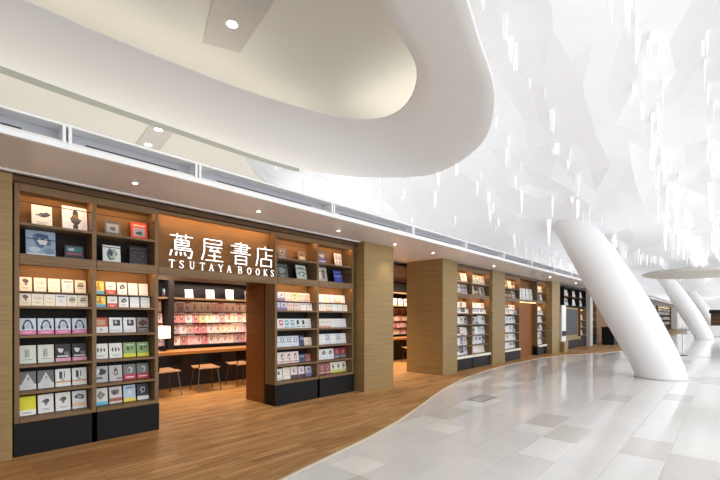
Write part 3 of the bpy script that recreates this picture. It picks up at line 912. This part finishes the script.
B = bookcase(.645, 2.12, 2, 'tall lit wooden bookcase of face-out books at the shop end, beside the plain panel')
n1, n2 = 'shop-end bay', 'bay before entrance'
row(B[0], 0, ['ink', 'crest'], n1, [.185, .25], [.25, .30], tilt=7, gap0=.05)
row(B[0], 1, ['bluegirl', 'teal'], n1, [.27, .19], [.30, .17], tilt=7, gap0=.04)
row(B[0], 2, ['creamink', 'creamline', 'creamplain', 'creampale', 'creamdark'], n1, h=.16, fill=.86)
row(B[0], 3, ['creamink', 'creamline', 'creamplain', 'creampale', 'creamdark', 'creamdark'], n1, h=.138, fill=.96, tilt=5)
row(B[0], 4, ['headphones'] * 4, n1, h=.185, fill=.9)
row(B[0], 5, ['script', 'script', 'pinkphoto', 'pinkphoto'], n1, h=.205, fill=.9)
row(B[0], 6, ['mountain', 'mountain', 'orangeline', 'orangeline'], n1, h=.205, fill=.9)
row(B[0], 7, ['yellow', 'splash', 'splash', 'motor'], n1, h=.21, fill=.88)
row(B[1], 0, ['greyphoto', 'redphoto'], n2, [.18, .205], [.2, .235], tilt=7, gap0=.05)
row(B[1], 1, ['globe', 'dots'], n2, [.2, .22], [.225, .25], tilt=7, gap0=.04)
row(B[1], 2, ['rainbow', 'redfoot', 'headshot', 'plainwhite', 'plainwhite'], n2, h=.16, fill=.86)
row(B[1], 3, ['rainbow', 'redfoot', 'headshot', 'plainwhite', 'plainwhite'], n2, h=.138, fill=.86, tilt=5)
row(B[1], 4, ['terracotta', 'couple', 'couple', 'brownphoto'], n2, h=.195, fill=.9)
row(B[1], 5, ['figures', 'figures', 'meadow', 'meadow'], n2, h=.19, fill=.9)
row(B[1], 6, ['greyart', 'greyhair', 'redband', 'redband'], n2, h=.2, fill=.9)
row(B[1], 7, ['bluefoot', 'rust', 'skyyellow', 'blackphoto'], n2, h=.21, fill=.88)

B = bookcase(4.0, 5.93, 2, 'tall lit wooden bookcase of face-out books between the entrance and the square pillar', side='orange')
n1, n2 = 'bay after entrance', 'bay by square pillar'
row(B[0], 0, ['smoke', 'sepia'], n1, [.19, .19], [.2, .19], tilt=10, yaw=[-4, 2])
row(B[0], 1, ['moss', 'jade'], n1, [.24, .24], [.26, .28], tilt=12, yaw=[-3, 3])
row(B[0], 2, ['lilac', 'lilac', 'rosy', 'ochre', 'rosy', 'rosy'], n1, h=.16, fill=.9)
row(B[0], 3, ['lilac', 'lilac', 'rosy', 'rosy', 'creampale', 'creampale'], n1, h=.138, fill=.9, tilt=5)
row(B[0], 4, ['redsign', 'redsign', 'bluesign', 'bluesign', 'darksign', 'darksign', 'plainwhite'], n1, h=.175, fill=.97)
row(B[0], 5, ['silver', 'silver', 'silver', 'silver', 'navy', 'creamwide'], n1, h=[.19, .19, .19, .19, .19, .15], w=[.145, .145, .145, .145, .1, .2], fill=.97)
row(B[0], 6, ['manga', 'manga', 'manga', 'manga', 'navy', 'maroon'], n1, h=[.2, .2, .2, .2, .14, .14], fill=.97)
row(B[0], 7, ['leaf', 'creamplain', 'plum', 'plum', 'lilac'], n1, h=[.2, .21, .21, .2, .19], fill=.85, gap0=.05, yaw=[-8, -6, -5, 3, 2])
row(B[1], 0, ['violet', 'whitegrid'], n2, [.22, .18], [.25, .27], tilt=10, yaw=[-3, -3])
row(B[1], 1, ['stone', 'cobalt'], n2, [.24, .24], [.29, .26], tilt=12, yaw=[-6, 3])
row(B[1], 2, ['peach', 'plainwhite', 'creamplain', 'plainwhite', 'peach', 'plainwhite'], n2, h=.16, fill=.9)
row(B[1], 3, ['plainwhite', 'creamplain', 'peach', 'plainwhite', 'plainwhite', 'creamplain'], n2, h=.138, fill=.92, tilt=5)
row(B[1], 4, ['peach', 'peach', 'peach', 'plainwhite', 'plainwhite', 'plainwhite'], n2, h=.175, fill=.95)
row(B[1], 5, ['silver', 'plainwhite', 'silver', 'plainwhite', 'silver', 'plainwhite'], n2, h=.2, fill=.97)
row(B[1], 6, ['headshot', 'headshot', 'headshot', 'redgrey', 'redgrey'], n2, h=.2, fill=.95)
row(B[1], 7, ['maroon', 'maroon', 'maroon', 'lime', 'lime', 'lime'], n2, h=.21, fill=.97)

FARK = ['plainwhite', 'silver', 'headshot', 'couple', 'peach', 'plainwhite', 'figures', 'greyart', 'creamplain', 'plainwhite', 'splash', 'blackphoto', 'creamdark', 'lilac']
TOPK = ['stone', 'whitegrid', 'sepia', 'jade', 'peach', 'creamplain', 'smoke']
rb = random.Random(11)
def far_bay(bay, bn, nt, nn, yb=None):
    for ri in range(8):
        if ri < 2:
            ks = [rb.choice(TOPK) for _ in range(nt)]
            row(bay, ri, ks, bn, h=.3, fill=.8, near=False, tilt=14, yaw=[rb.uniform(-24, -12) for _ in ks])
        else:
            ks = [rb.choice(FARK) for _ in range(nn)]
            row(bay, ri, ks, bn, h=[(.14 if ri == 3 else .17 if ri == 2 else rb.uniform(.225, .268)) for _ in ks], fill=.95, near=False, tilt=10, yaw=[rb.uniform(-8, 1) for _ in ks], t=.03)

B = bookcase(9.88, 12.28, 2, 'tall bookcase of pale books between the wide pillar and the slim pillar', tray=True)
far_bay(B[0], 'first bay past wide pillar', 3, 5)
far_bay(B[1], 'second bay past wide pillar', 3, 5)
B = bookcase(13.3, 14.8, 1, 'single bookcase between the slim pillar and the brown doorway', tray=True)
far_bay(B[0], 'bay before brown doorway', 4, 5)
B = bookcase(16.62, 17.68, 1, 'single bookcase past the brown doorway before the tan pillar', tray=True)
far_bay(B[0], 'bay past brown doorway', 3, 4)
# white magazine display on the plinth ledges
# brown doorway: deep orange brown reveal, overdoor shelf
struct('wall_reveal', 14.82, 16.6, 5.82, 5.9, .006, 2.1, mat('doorway_brown', (136, 84, 40), 0.6, var=.1, vscale=3, vstretch=(.6, .6, 8), spec=.2))
e = empty('overhead_shelf', 'long wooden shelf over the brown doorway holding white books', 'shelf', (14.8, Y0, 2.1))
box('board', .0, 1.82, 0.0, .3, 0, .09, M['shelf'], e, bev=.004)
box('back_panel', .0, 1.82, .3, .33, .02, .86, M['back_tan'], e)
box('led_strip', .03, 1.79, .04, .06, -.012, -.001, M['ledsoft'], e)
for k in range(5):
    book('plainwhite', 15.0 + k * .37, Y0 + .2, 2.19, .22, .46, 'tall white book, %s above the brown doorway' % ORD[k], 'white books over the brown doorway', near=False, tilt=6, yaw=-8)
struct('lintel', 14.8, 16.62, Y0 + .36, 6.6, 2.1, 3.045, M['wood_dark'])
struct('trim_7', 14.8, 16.62, Y0 + .01, Y0 + .3, 2.96, 3.045, M['wood_dark'])
for (a, c) in ((9.88, 12.28), (13.3, 14.78), (16.62, 17.69)):
    struct('trim_8', a, c, 5.62, 6.6, 2.965, 3.045, M['wood_dark'])

# chalkboard corner
e = empty('poster_stand', 'narrow white poster stand with a black band beside the tan pillar and chalkboard', 'poster stand', (19.1, 5.36, .006))
box('foot', -.3, .3, -.12, .12, 0, .46, M['wood'], e)
box('poster', -.3, .3, -.03, .03, .46, 2.06, mat('poster_white', (236, 236, 236), .5), e)
box('band', -.3, .3, -.036, -.031, .7, .92, M['black'], e)
e = empty('chalkboard_counter', 'tan counter with a large dark framed chalkboard past the tan pillar', 'counter', (19.42, Y0, .006))
box('base', 0, 3.5, .04, .6, 0, .42, M['black'], e)
box('top', -.0, 3.52, -.02, .6, .42, .56, M['wood'], e)
box('board', .92, 3.1, .05, .09, .66, 1.92, M['chalk'], e)
b = MB()
for (x0, x1, z0, z1) in ((.82, 3.2, .56, .66), (.82, 3.2, 1.92, 2.0), (.82, .92, .66, 1.92), (3.1, 3.2, .66, 1.92)):
    b.box(x0, x1, .03, .1, z0, z1)
b.build('board_frame', M['wood'], e)
box('backing_wall', 0, 3.5, .3, .6, .56, 2.06, M['wood'], e)
e = empty('overhead_shelf', 'dark overhead shelf unit with red and white books above the chalkboard', 'shelf', (20.2, Y0, 2.08))
for z in (0, .42, .84):
    box('board', 0, 3.9, 0, .3, z, z + .03, M['back'], e)
box('back_panel', 0, 3.9, .3, .33, 0, .87, M['wood_dark'], e)
for x in (0, 1.3, 2.6, 3.87):
    box('divider', x, x + .03, 0, .3, 0, .87, M['back'], e)
for r_ in range(2):
    for k in range(6):
        ks = ('redfoot', 'redsign', 'peach', 'maroon')[rb.randrange(4)] if r_ == 1 else ('plainwhite', 'silver', 'couple')[rb.randrange(3)]
        book(ks, 20.55 + k * .64 - (k // 2) * .02, Y0 + .2, 2.112 + .42 * r_, .36, .34, '%s, %s in the %s shelf above the chalkboard' % (DES[ks][2], ORD[k], ('lower', 'upper')[r_]),
             'books above the chalkboard', near=False, tilt=12, yaw=-10, t=.04)
def far_rack(x0, x1, label, bn, n, yf=Y0, rows=(.6, 1.0, 1.4, 1.8, 2.2), mass=False, H=2.9):
    e = empty('display_rack', label, 'bookcase', (x0, yf, .006))
    W = x1 - x0
    box('back_panel', 0, W, .3, .34, 0, H, M['back'], e)
    for x in (0, W - .05):
        box('side_panel', x, x + .05, 0, .3, 0, H, M['shelf'], e)
    box('plinth', .05, W - .05, 0, .3, 0, .5, M['black'], e)
    for z in rows + (H - .1,):
        box('shelf', .05, W - .05, 0, .3, z - .04, z - .006, M['shelf'], e)
    box('led_strip', .06, W - .06, .2, .22, H - .16, H - .145, M['ledsoft'], e)
    if mass:
        b = MB()
        x = x0 + .1
        for z in rows:
            x = x0 + .1
            while x < x1 - .35:
                g_ = rb.choice(((240, 240, 238), (226, 222, 214), (90, 90, 96), (240, 236, 226)))
                h_ = rb.uniform(.22, .32)
                b.box(x, x + .2, yf + .12, yf + .16, z, z + h_, 0, g_)
                b.box(x + .02, x + .18, yf + .118, yf + .12, z + .05, z + h_ * .7, 0, tuple(int(q * .7) for q in g_))
                x += .25
        o = b.build('distant_books', M['cover'], kind='stuff')
        tag(o, 'face-out pale books standing in the %s' % bn, 'books')
        return
    for i, z in enumerate(rows):
        for k in range(n):
            ks = rb.choice(FARK)
            p = (W - .12) / n
            book(ks, x0 + .06 + p * (k + .5), yf + .2, z, p * .8, .27, '%s, %s on %s level up, %s' % (DES[ks][2], ORD[k], ORD[i], bn), 'books in the %s' % bn, near=False, tilt=10, yaw=-5)
far_rack(23.0, 24.2, 'tall display rack of pale books between the chalkboard and the grey pillar', 'rack past the chalkboard', 2, rows=(.6, 1.0, 1.4), H=2.06)
far_rack(24.8, 26.5, 'tall display rack of pale books between the grey pillar and the orange-brown wall', 'rack past grey pillar', 2)
e = empty('low_cabinet', 'low black cabinet beside the orange-brown wall, behind the slanted column', 'cabinet', (25.6, 4.6, .006))
box('body', 0, 1.6, 0, .6, .04, .95, M['black'], e, bev=.01)
box('top', -.03, 1.63, -.03, .63, .95, .99, M['back'], e, bev=.005)
box('foot', .04, 1.56, .04, .56, 0, .04, M['blackmetal'], e)
far_rack(46, 54, 'far brown bookcase seen beside the slanted column', 'far rack beside the big column', 4, rows=(.7, 1.3, 1.9, 2.3), mass=True)
far_rack(54.3, 68, 'farthest brown bookcase before the second slanted column', 'farthest brown bookcase', 4, rows=(.7, 1.3, 1.9, 2.3), mass=True)
struct('pillar', 68.2, 71, 5.0, 6, .006, 3.045, M['white'])

# end of the hall: kiosk, counter, stand
e = empty('kiosk', 'small brown kiosk shelf at the far end of the hall', 'kiosk', (46.0, -1.5, 0))
box('body', 0, .5, 0, 2.6, .85, 1.9, M['wood_dark'], e)
for z in (1.15, 1.5):
    box('shelf', -.25, 0, .05, 2.5, z, z + .05, M['shelf'], e)
box('canopy', -.5, .6, -.1, 2.7, 1.9, 2.2, M['back'], e, bev=.02)
box('base', -.1, .6, 0, 2.6, 0, .85, M['greyled'], e)
e = empty('reception_desk', 'long low white desk in front of the far kiosk', 'desk', (43.0, -1.95, 0))
box('body', 0, .8, 0, 3.2, 0.04, .8, M['white'], e, bev=.02)
box('top', -.05, .85, -.05, 3.25, .8, .85, M['rail'], e, bev=.01)
box('plinth', .05, .75, .05, 3.15, 0, .04, M['greyled'], e)
sx, sy = 20.6, 1.33
e = empty('sign_stand', 'slim grey stand with a small plate behind the big slanted column', 'sign stand', (sx, sy, 0))
b = MB(); b.lathe([(.16, 0), (.16, .015), (.03, .03)], 24); b.build('base', M['blackmetal'], e)
b = MB(); b.tube([(0, 0, .02), (0, 0, 1.25)], .018, 8); b.build('pole', M['chrome'], e)
b = MB(); b.box(-.16, .16, -.012, .012, .85, 1.08, bev=.004); o = b.build('plate', M['greyled'], e); o.rotation_euler = (0, 0, R(60))

# ------------------------------------------------------------------ entrance: sign panel above the opening
OX0, OX1 = 2.12, 4.0
e = empty('header_board', 'golden wood panel over the entrance carrying the lit white sign', 'board', (OX0, Y0, 2.1))
W = OX1 - OX0
box('board', 0, W, .17, .20, .09, .84, M['back_tan'], e)
box('top_rail', 0, W, 0, .2, .84, .856, M['shelf'], e)
box('lower_rail', 0, W, -.01, .3, 0, .088, M['shelf'], e, bev=.003)
box('led_strip', .03, W - .03, .014, .026, .825, .838, M['led'], e)
box('light_lip', 0, W, -.004, .012, .812, .84, M['shelf'], e)
box('led_strip', .03, W - .03, .1, .115, -.012, -.001, M['ledsoft'], e)
box('light_lip', 0, W, .0, .095, -.022, -.001, M['shelf'], e)
struct('lintel', OX0, OX1, Y0 + .3, 6.5, 2.1, 3.045, M['wood_dark'])

# sign: stroke-built characters (unit box, y up), strokes as bars x0,y0,x1,y1,width
def bar(b, p, q, w, d0, d1):
    p, q = Vector((p[0], 0, p[1])), Vector((q[0], 0, q[1]))
    d = (q - p)
    L = d.length
    d.normalize()
    nrm = Vector((-d.z, 0, d.x)) * (w / 2)
    pts = [p - nrm, q - nrm, q + nrm, p + nrm]
    n = len(b.v)
    b.v += [(v.x, d0, v.z) for v in pts] + [(v.x, d1, v.z) for v in pts]
    b.idx((n, n + 1, n + 2, n + 3), 0)
    b.idx((n + 7, n + 6, n + 5, n + 4), 1)
    for i in range(4):
        j = (i + 1) % 4
        b.idx((n + i, n + 4 + i, n + 4 + j, n + j), 1)
T = .06
KAN = {
 'tsuta': [(.05, .9, .95, .9), (.33, 1.0, .33, .8), (.67, 1.0, .67, .8), (.5, .83, .42, .74), (.25, .74, .25, .33), (.25, .74, .78, .74), (.78, .74, .78, .52), (.25, .63, .78, .63), (.25, .52, .78, .52),
           (.25, .42, .88, .42), (.25, .33, .92, .33), (.92, .33, .86, .02), (.86, .02, .74, .05), (.12, .3, .05, .06), (.3, .24, .28, .08), (.45, .24, .47, .1), (.6, .24, .66, .1), (.5, .74, .5, .52)],
 'ya': [(.14, .94, .9, .94), (.9, .94, .9, .76), (.14, .76, .9, .76), (.14, .94, .14, .4), (.14, .4, .03, .02), (.24, .62, .94, .62), (.52, .62, .36, .44), (.36, .44, .8, .46), (.7, .54, .84, .4), (.58, .38, .58, .03), (.3, .24, .88, .24), (.18, .03, .98, .03)],
 'sho': [(.2, .93, .82, .93), (.82, .93, .82, .71), (.02, .82, .98, .82), (.2, .71, .82, .71), (.5, 1.02, .5, .5), (.16, .605, .84, .605), (.0, .5, 1.0, .5), (.24, .38, .24, -.02), (.78, .38, .78, -.02), (.24, .38, .78, .38), (.24, .2, .78, .2), (.24, .02, .78, .02)],
 'ten': [(.53, 1.0, .53, .88), (.12, .87, .95, .87), (.12, .87, .12, .4), (.12, .4, .03, .02), (.56, .76, .56, .4), (.56, .58, .92, .58), (.3, .38, .3, .0), (.86, .38, .86, .0), (.3, .38, .86, .38), (.3, .05, .86, .05)],
}
t2 = .1
LAT = {  # thick stems, thin hairlines, serifs
 'T': [(.5, 0, .5, 1, .16), (.03, .96, .97, .96, .08), (.05, .96, .05, .78, .06), (.95, .96, .95, .78, .06), (.3, .02, .7, .02, .05)],
 'S': [(.84, .78, .78, .93, .1), (.78, .93, .5, .97, .09), (.5, .97, .24, .88, .12), (.24, .88, .2, .7, .14), (.2, .7, .45, .54, .15), (.45, .54, .74, .4, .16), (.74, .4, .82, .22, .14), (.82, .22, .66, .06, .12), (.66, .06, .4, .02, .09), (.4, .02, .18, .1, .09), (.18, .1, .14, .28, .08)],
 'U': [(.2, 1, .2, .28, .15), (.2, .28, .32, .08, .13), (.32, .08, .52, .03, .1), (.52, .03, .72, .1, .1), (.72, .1, .8, .3, .09), (.8, .3, .8, 1, .08), (.04, .98, .38, .98, .05), (.64, .98, .96, .98, .05)],
 'A': [(.5, .98, .14, .02, .08), (.48, .98, .84, .02, .17), (.26, .34, .7, .34, .07), (0, .02, .3, .02, .05), (.66, .02, 1.02, .02, .05)],
 'Y': [(.1, .98, .5, .48, .16), (.88, .98, .5, .48, .08), (.5, .5, .5, .02, .16), (0, .98, .3, .98, .05), (.7, .98, 1, .98, .05), (.3, .02, .7, .02, .05)],
 'B': [(.2, 0, .2, 1, .16), (.05, .97, .6, .97, .07), (.6, .97, .76, .88, .11), (.76, .88, .78, .66, .14), (.78, .66, .6, .54, .1), (.2, .53, .62, .53, .07), (.62, .53, .84, .4, .11), (.84, .4, .86, .16, .15), (.86, .16, .64, .04, .1), (.05, .03, .66, .03, .07)],
 'O': [(.5 + .4 * math.cos(a * math.pi / 6), .5 + .47 * math.sin(a * math.pi / 6), .5 + .4 * math.cos((a + 1) * math.pi / 6), .5 + .47 * math.sin((a + 1) * math.pi / 6), .09 + .08 * abs(math.cos((a + .5) * math.pi / 6))) for a in range(12)],
 'K': [(.2, 0, .2, 1, .16), (.85, .98, .25, .46, .08), (.36, .56, .84, .02, .17), (.03, .98, .38, .98, .05), (.03, .02, .38, .02, .05), (.68, .98, .98, .98, .05), (.66, .02, 1.02, .02, .05)],
}
sg = empty('shop_sign', 'lit white shop name in four large characters above small capitals over the entrance', 'sign', (OX0, Y0 - .02, 2.1))
def glyph(name, strokes, x, z, w, h, wid=None):
    b = MB()
    for i, s in enumerate(strokes):
        sw = (s[4] if len(s) > 4 else wid) * min(w, h)
        if len(s) == 4 and abs(s[1] - s[3]) < 1e-6:
            sw *= .68
        bar(b, (x + s[0] * w, z + s[1] * h), (x + s[2] * w, z + s[3] * h), sw, -.004 - i * .0002, .02)
    b.build(name, [M['sign'], M['signside']], sg)
def xat(u):
    t = (u - 360) / 400
    c, s = math.cos(YAW), math.sin(YAW)
    return (Y0 - .02) * (c + s * t) / (s - c * t)
for key, (u0, u1) in zip(('tsuta', 'ya', 'sho', 'ten'), ((168.5, 194), (201, 223.5), (230.5, 250.5), (255.5, 273.5))):
    x0, x1 = xat(u0), xat(u1)
    glyph('character', KAN[key], x0 - OX0, .238, x1 - x0, .335, .062)
us = [168.5, 181, 193, 205, 216, 227.5, 0, 237, 246.5, 255, 263.5, 271]
word = 'TSUTAYA BOOKS'
pos = [169, 179, 190, 202, 212.5, 222.5, 232, None, 237.5, 246.5, 255, 263.5, 270]
pos = [168.5, 178.5, 189, 199.5, 208.5, 218, 226.5, None, 237.5, 246.7, 255.3, 263.2, 270]
for ch, u in zip(word, pos):
    if u is None:
        continue
    x0 = xat(u)
    glyph('letter', LAT[ch], x0 - OX0 + .004, .094, .078, .108, .1)
b = MB()
for k in range(6):
    b.tube([(.25 + k * .3, .0, .2), (.25 + k * .3, .186, .2)], .004, 6)
b.build('mounting_pins', M['rail'], sg)

# ------------------------------------------------------------------ inside the shop: counter, chairs, rack, lamps
e = empty('counter', 'long orange wooden counter with dark base in front of the magazine rack', 'counter', (2.0, 8.35, .006))
box('counter_top', 0, 11.0, 0, .62, .735, .8, M['counter'], e, bev=.004)
box('base_panel', .0, 11.0, .42, .46, 0, .765, mat('counter_base_brown', (46, 38, 36), .6, var=.1), e)
for x in (.0, 3.7, 7.3, 10.94):
    box('end_panel', x, x + .05, .46, .6, 0, .765, M['black'], e)


def make_chair(x, y, rz, label):
    e = empty('chair', label, 'chair', (x, y, .006), rz, 'chairs at the counter')
    e.scale = (1.16, 1.1, 1.06)
    b = MB()                                     # seat: bent plywood
    N = 10
    for i in range(N + 1):
        t = i / N
        yy = -.2 + .42 * t
        z = .455 + .012 * math.cos(t * math.pi * 2) - (.03 * (1 - t / .2) ** 2 if t < .2 else 0)
        ww = .215 - .03 * abs(t - .5) * 2
        b.v += [(-ww, yy, z + .01), (ww, yy, z + .01), (ww, yy, z - .004), (-ww, yy, z - .004)]
    for i in range(N):
        for k in range(4):
            l = (k + 1) % 4
            b.idx((i * 4 + k, i * 4 + l, (i + 1) * 4 + l, (i + 1) * 4 + k))
    b.idx((3, 2, 1, 0)); b.idx((N * 4, N * 4 + 1, N * 4 + 2, N * 4 + 3))
    b.build('seat', M['seat'], e, smooth=False)
    b = MB()                                     # curved black back at -y (towards the viewer)
    for i in range(9):
        a = (i / 8 - .5) * 1.5
        xx, yy = .215 * math.sin(a) / math.sin(.75), -.23 + .1 * (1 - math.cos(a))
        b.v += [(xx, yy, .56), (xx, yy - .02, .74), (xx, yy - .005, .74), (xx, yy + .015, .56)]
    for i in range(8):
        for k in range(4):
            l = (k + 1) % 4
            b.idx((i * 4 + k, i * 4 + l, (i + 1) * 4 + l, (i + 1) * 4 + k))
    b.idx((3, 2, 1, 0)); b.idx((32, 33, 34, 35))
    b.build('backrest', M['blackmetal'], e)
    for sx in (-1, 1):
        b = MB(); b.tube([(sx * .17, -.16, .45), (sx * .19, -.23, .62)], .009, 8); b.build('back_support', M['blackmetal'], e)
        for sy in (-1, 1):
            b = MB(); b.tube([(sx * .16, sy * .14, .45), (sx * .2, sy * .2, 0)], .009, 8); b.build('leg', M['chair_leg'], e)
    return e
make_chair(3.12, 8.0, R(6), 'black-backed chair at the counter, half hidden by the bookcase before the entrance')
make_chair(3.95, 8.0, R(-5), 'black-backed chair in the middle of the three at the counter')
make_chair(4.78, 8.05, R(4), 'black-backed chair at the counter nearest to the orange side wall')
make_chair(11.2, 7.95, R(4), 'black-backed chair at the counter, glimpsed through the passage between the pillars')


def lamp(x, y, label):
    e = empty('table_lamp', label, 'lamp', (x, y, .807))
    b = MB(); b.lathe([(.07, 0), (.07, .012), (.015, .02)], 20); b.build('base', M['blackmetal'], e)
    b = MB(); b.tube([(0, 0, .015), (0, 0, .4)], .008, 8); b.build('pole', M['blackmetal'], e)
    b = MB(); b.lathe([(.14, .27), (.135, .52)], 28); b.build('lamp_shade', M['shade'], e)
    l = bpy.data.lights.new('lamp_bulb', 'POINT'); l.energy = 8; l.color = (1, .72, .42); l.shadow_soft_size = .12
    o = bpy.data.objects.new('lamp_bulb', l); COL.objects.link(o); o.parent = e; o.location = (0, 0, .66)
lamp(3.38, 8.72, 'glowing table lamp on the counter beside the bookcase edge')
lamp(5.5, 8.72, 'glowing table lamp at the counter end beside the orange side wall')

# magazine rack behind the counter
MAGK = {'m1': ((232, 186, 188), 'pink'), 'm2': ((236, 206, 194), 'peach'), 'm3': ((204, 134, 140), 'rose red'), 'm4': ((238, 226, 214), 'cream'), 'm5': ((190, 158, 170), 'mauve'), 'm6': ((226, 198, 140), 'golden'), 'm7': ((84, 66, 66), 'black'), 'm8': ((214, 206, 206), 'pale grey')}
rm = random.Random(5)
for k, (c, nm) in MAGK.items():
    for q in range(3):
        sh = [EL(.15 + .1 * q, .2, .7 + .08 * q, .85, tuple(int(v * rm.uniform(.5, .85)) for v in c)), EL(.35, .45, .62, .78, (236, 206, 190)), R4(.08, .86, .92, .97, (240, 236, 232) if q % 2 else (150, 60, 70))]
        DES[k + str(q)] = (c, sh, nm + (' magazine with a face', ' magazine with a bright masthead', ' magazine with off-centre figure')[q])
MROWS = [1.64, 1.385, 1.13, .875]


def mag_rack(x0, x1, label, bn, n, y=9.15):
    e = empty('magazine_rack', label, 'rack', (x0, y, .006))
    W = x1 - x0
    box('back_panel', 0, W, .36, .4, 0, 2.85, M['back'], e)
    box('base_cabinet', 0.05, W - .05, 0.0, .36, 0, .85, M['black'], e)
    for x in (-.03, W - .03):
        box('side_panel', x, x + .06, -.03, .36, 0, 2.85, M['back'], e)
    for i, z in enumerate(MROWS):
        box('display_ledge', .05, W - .05, .02 + .06 * (3 - i), .12 + .06 * (3 - i), z - .02, z - .004, M['back'], e)
    box('upper_shelf', .03, W - .03, .0, .36, 1.92, 1.96, M['shelf'], e)
    box('upper_shelf', .03, W - .03, .0, .36, 2.42, 2.46, M['shelf'], e)
    p = (W - .12) / n
    for i, z in enumerate(MROWS):
        for k in range(n):
            wgt = rm.choice(['m1', 'm1', 'm2', 'm3', 'm3', 'm4', 'm5', 'm6' if i == 1 else 'm2', 'm7' if rm.random() < .5 else 'm1', 'm8']) + str(rm.randrange(3))
            book(wgt, x0 + .06 + p * (k + .5), y + .12 + .06 * (3 - i), z, p * .95, (.245), '%s, %s in %s, %s' % (DES[wgt][2], ORD[k], ('uppermost row', 'second row', 'third row', 'lowest row')[i], bn),
                 'magazines in the %s' % bn, near=False, tilt=8, name='magazine', cat='magazine')
mag_rack(2.75, 3.68, 'dark magazine rack behind the lamp beside the bookcase edge', 'rack behind the first lamp', 5)
mag_rack(3.74, 6.05, 'wide dark magazine rack full of pink covers behind the counter', 'wide rack behind the counter', 13)
mag_rack(11.3, 13.6, 'dark magazine rack seen through the passage between the pillars', 'rack behind the passage', 10)
for k, (key, ww, hh) in enumerate([('dots', .26, .26), ('teal', .16, .2), ('plainwhite', .18, .2), ('manga', .2, .22), ('creamplain', .2, .25), ('smoke', .18, .24)]):
    book(key, 3.15 + k * .52, 9.3, 1.967, ww, hh, '%s, %s on the shelf over the magazine rack' % (DES[key][2], ORD[k]), 'books over the magazine rack', near=False, tilt=10, yaw=-6)
for k, key in enumerate(['plainwhite', 'peach', 'manga', 'couple', 'creamplain']):
    book(key, 11.7 + k * .36, 9.3, 1.967, .24, .28, '%s, %s on the passage rack upper shelf' % (DES[key][2], ORD[k]), 'books over the passage rack', near=False, tilt=10, yaw=-6)
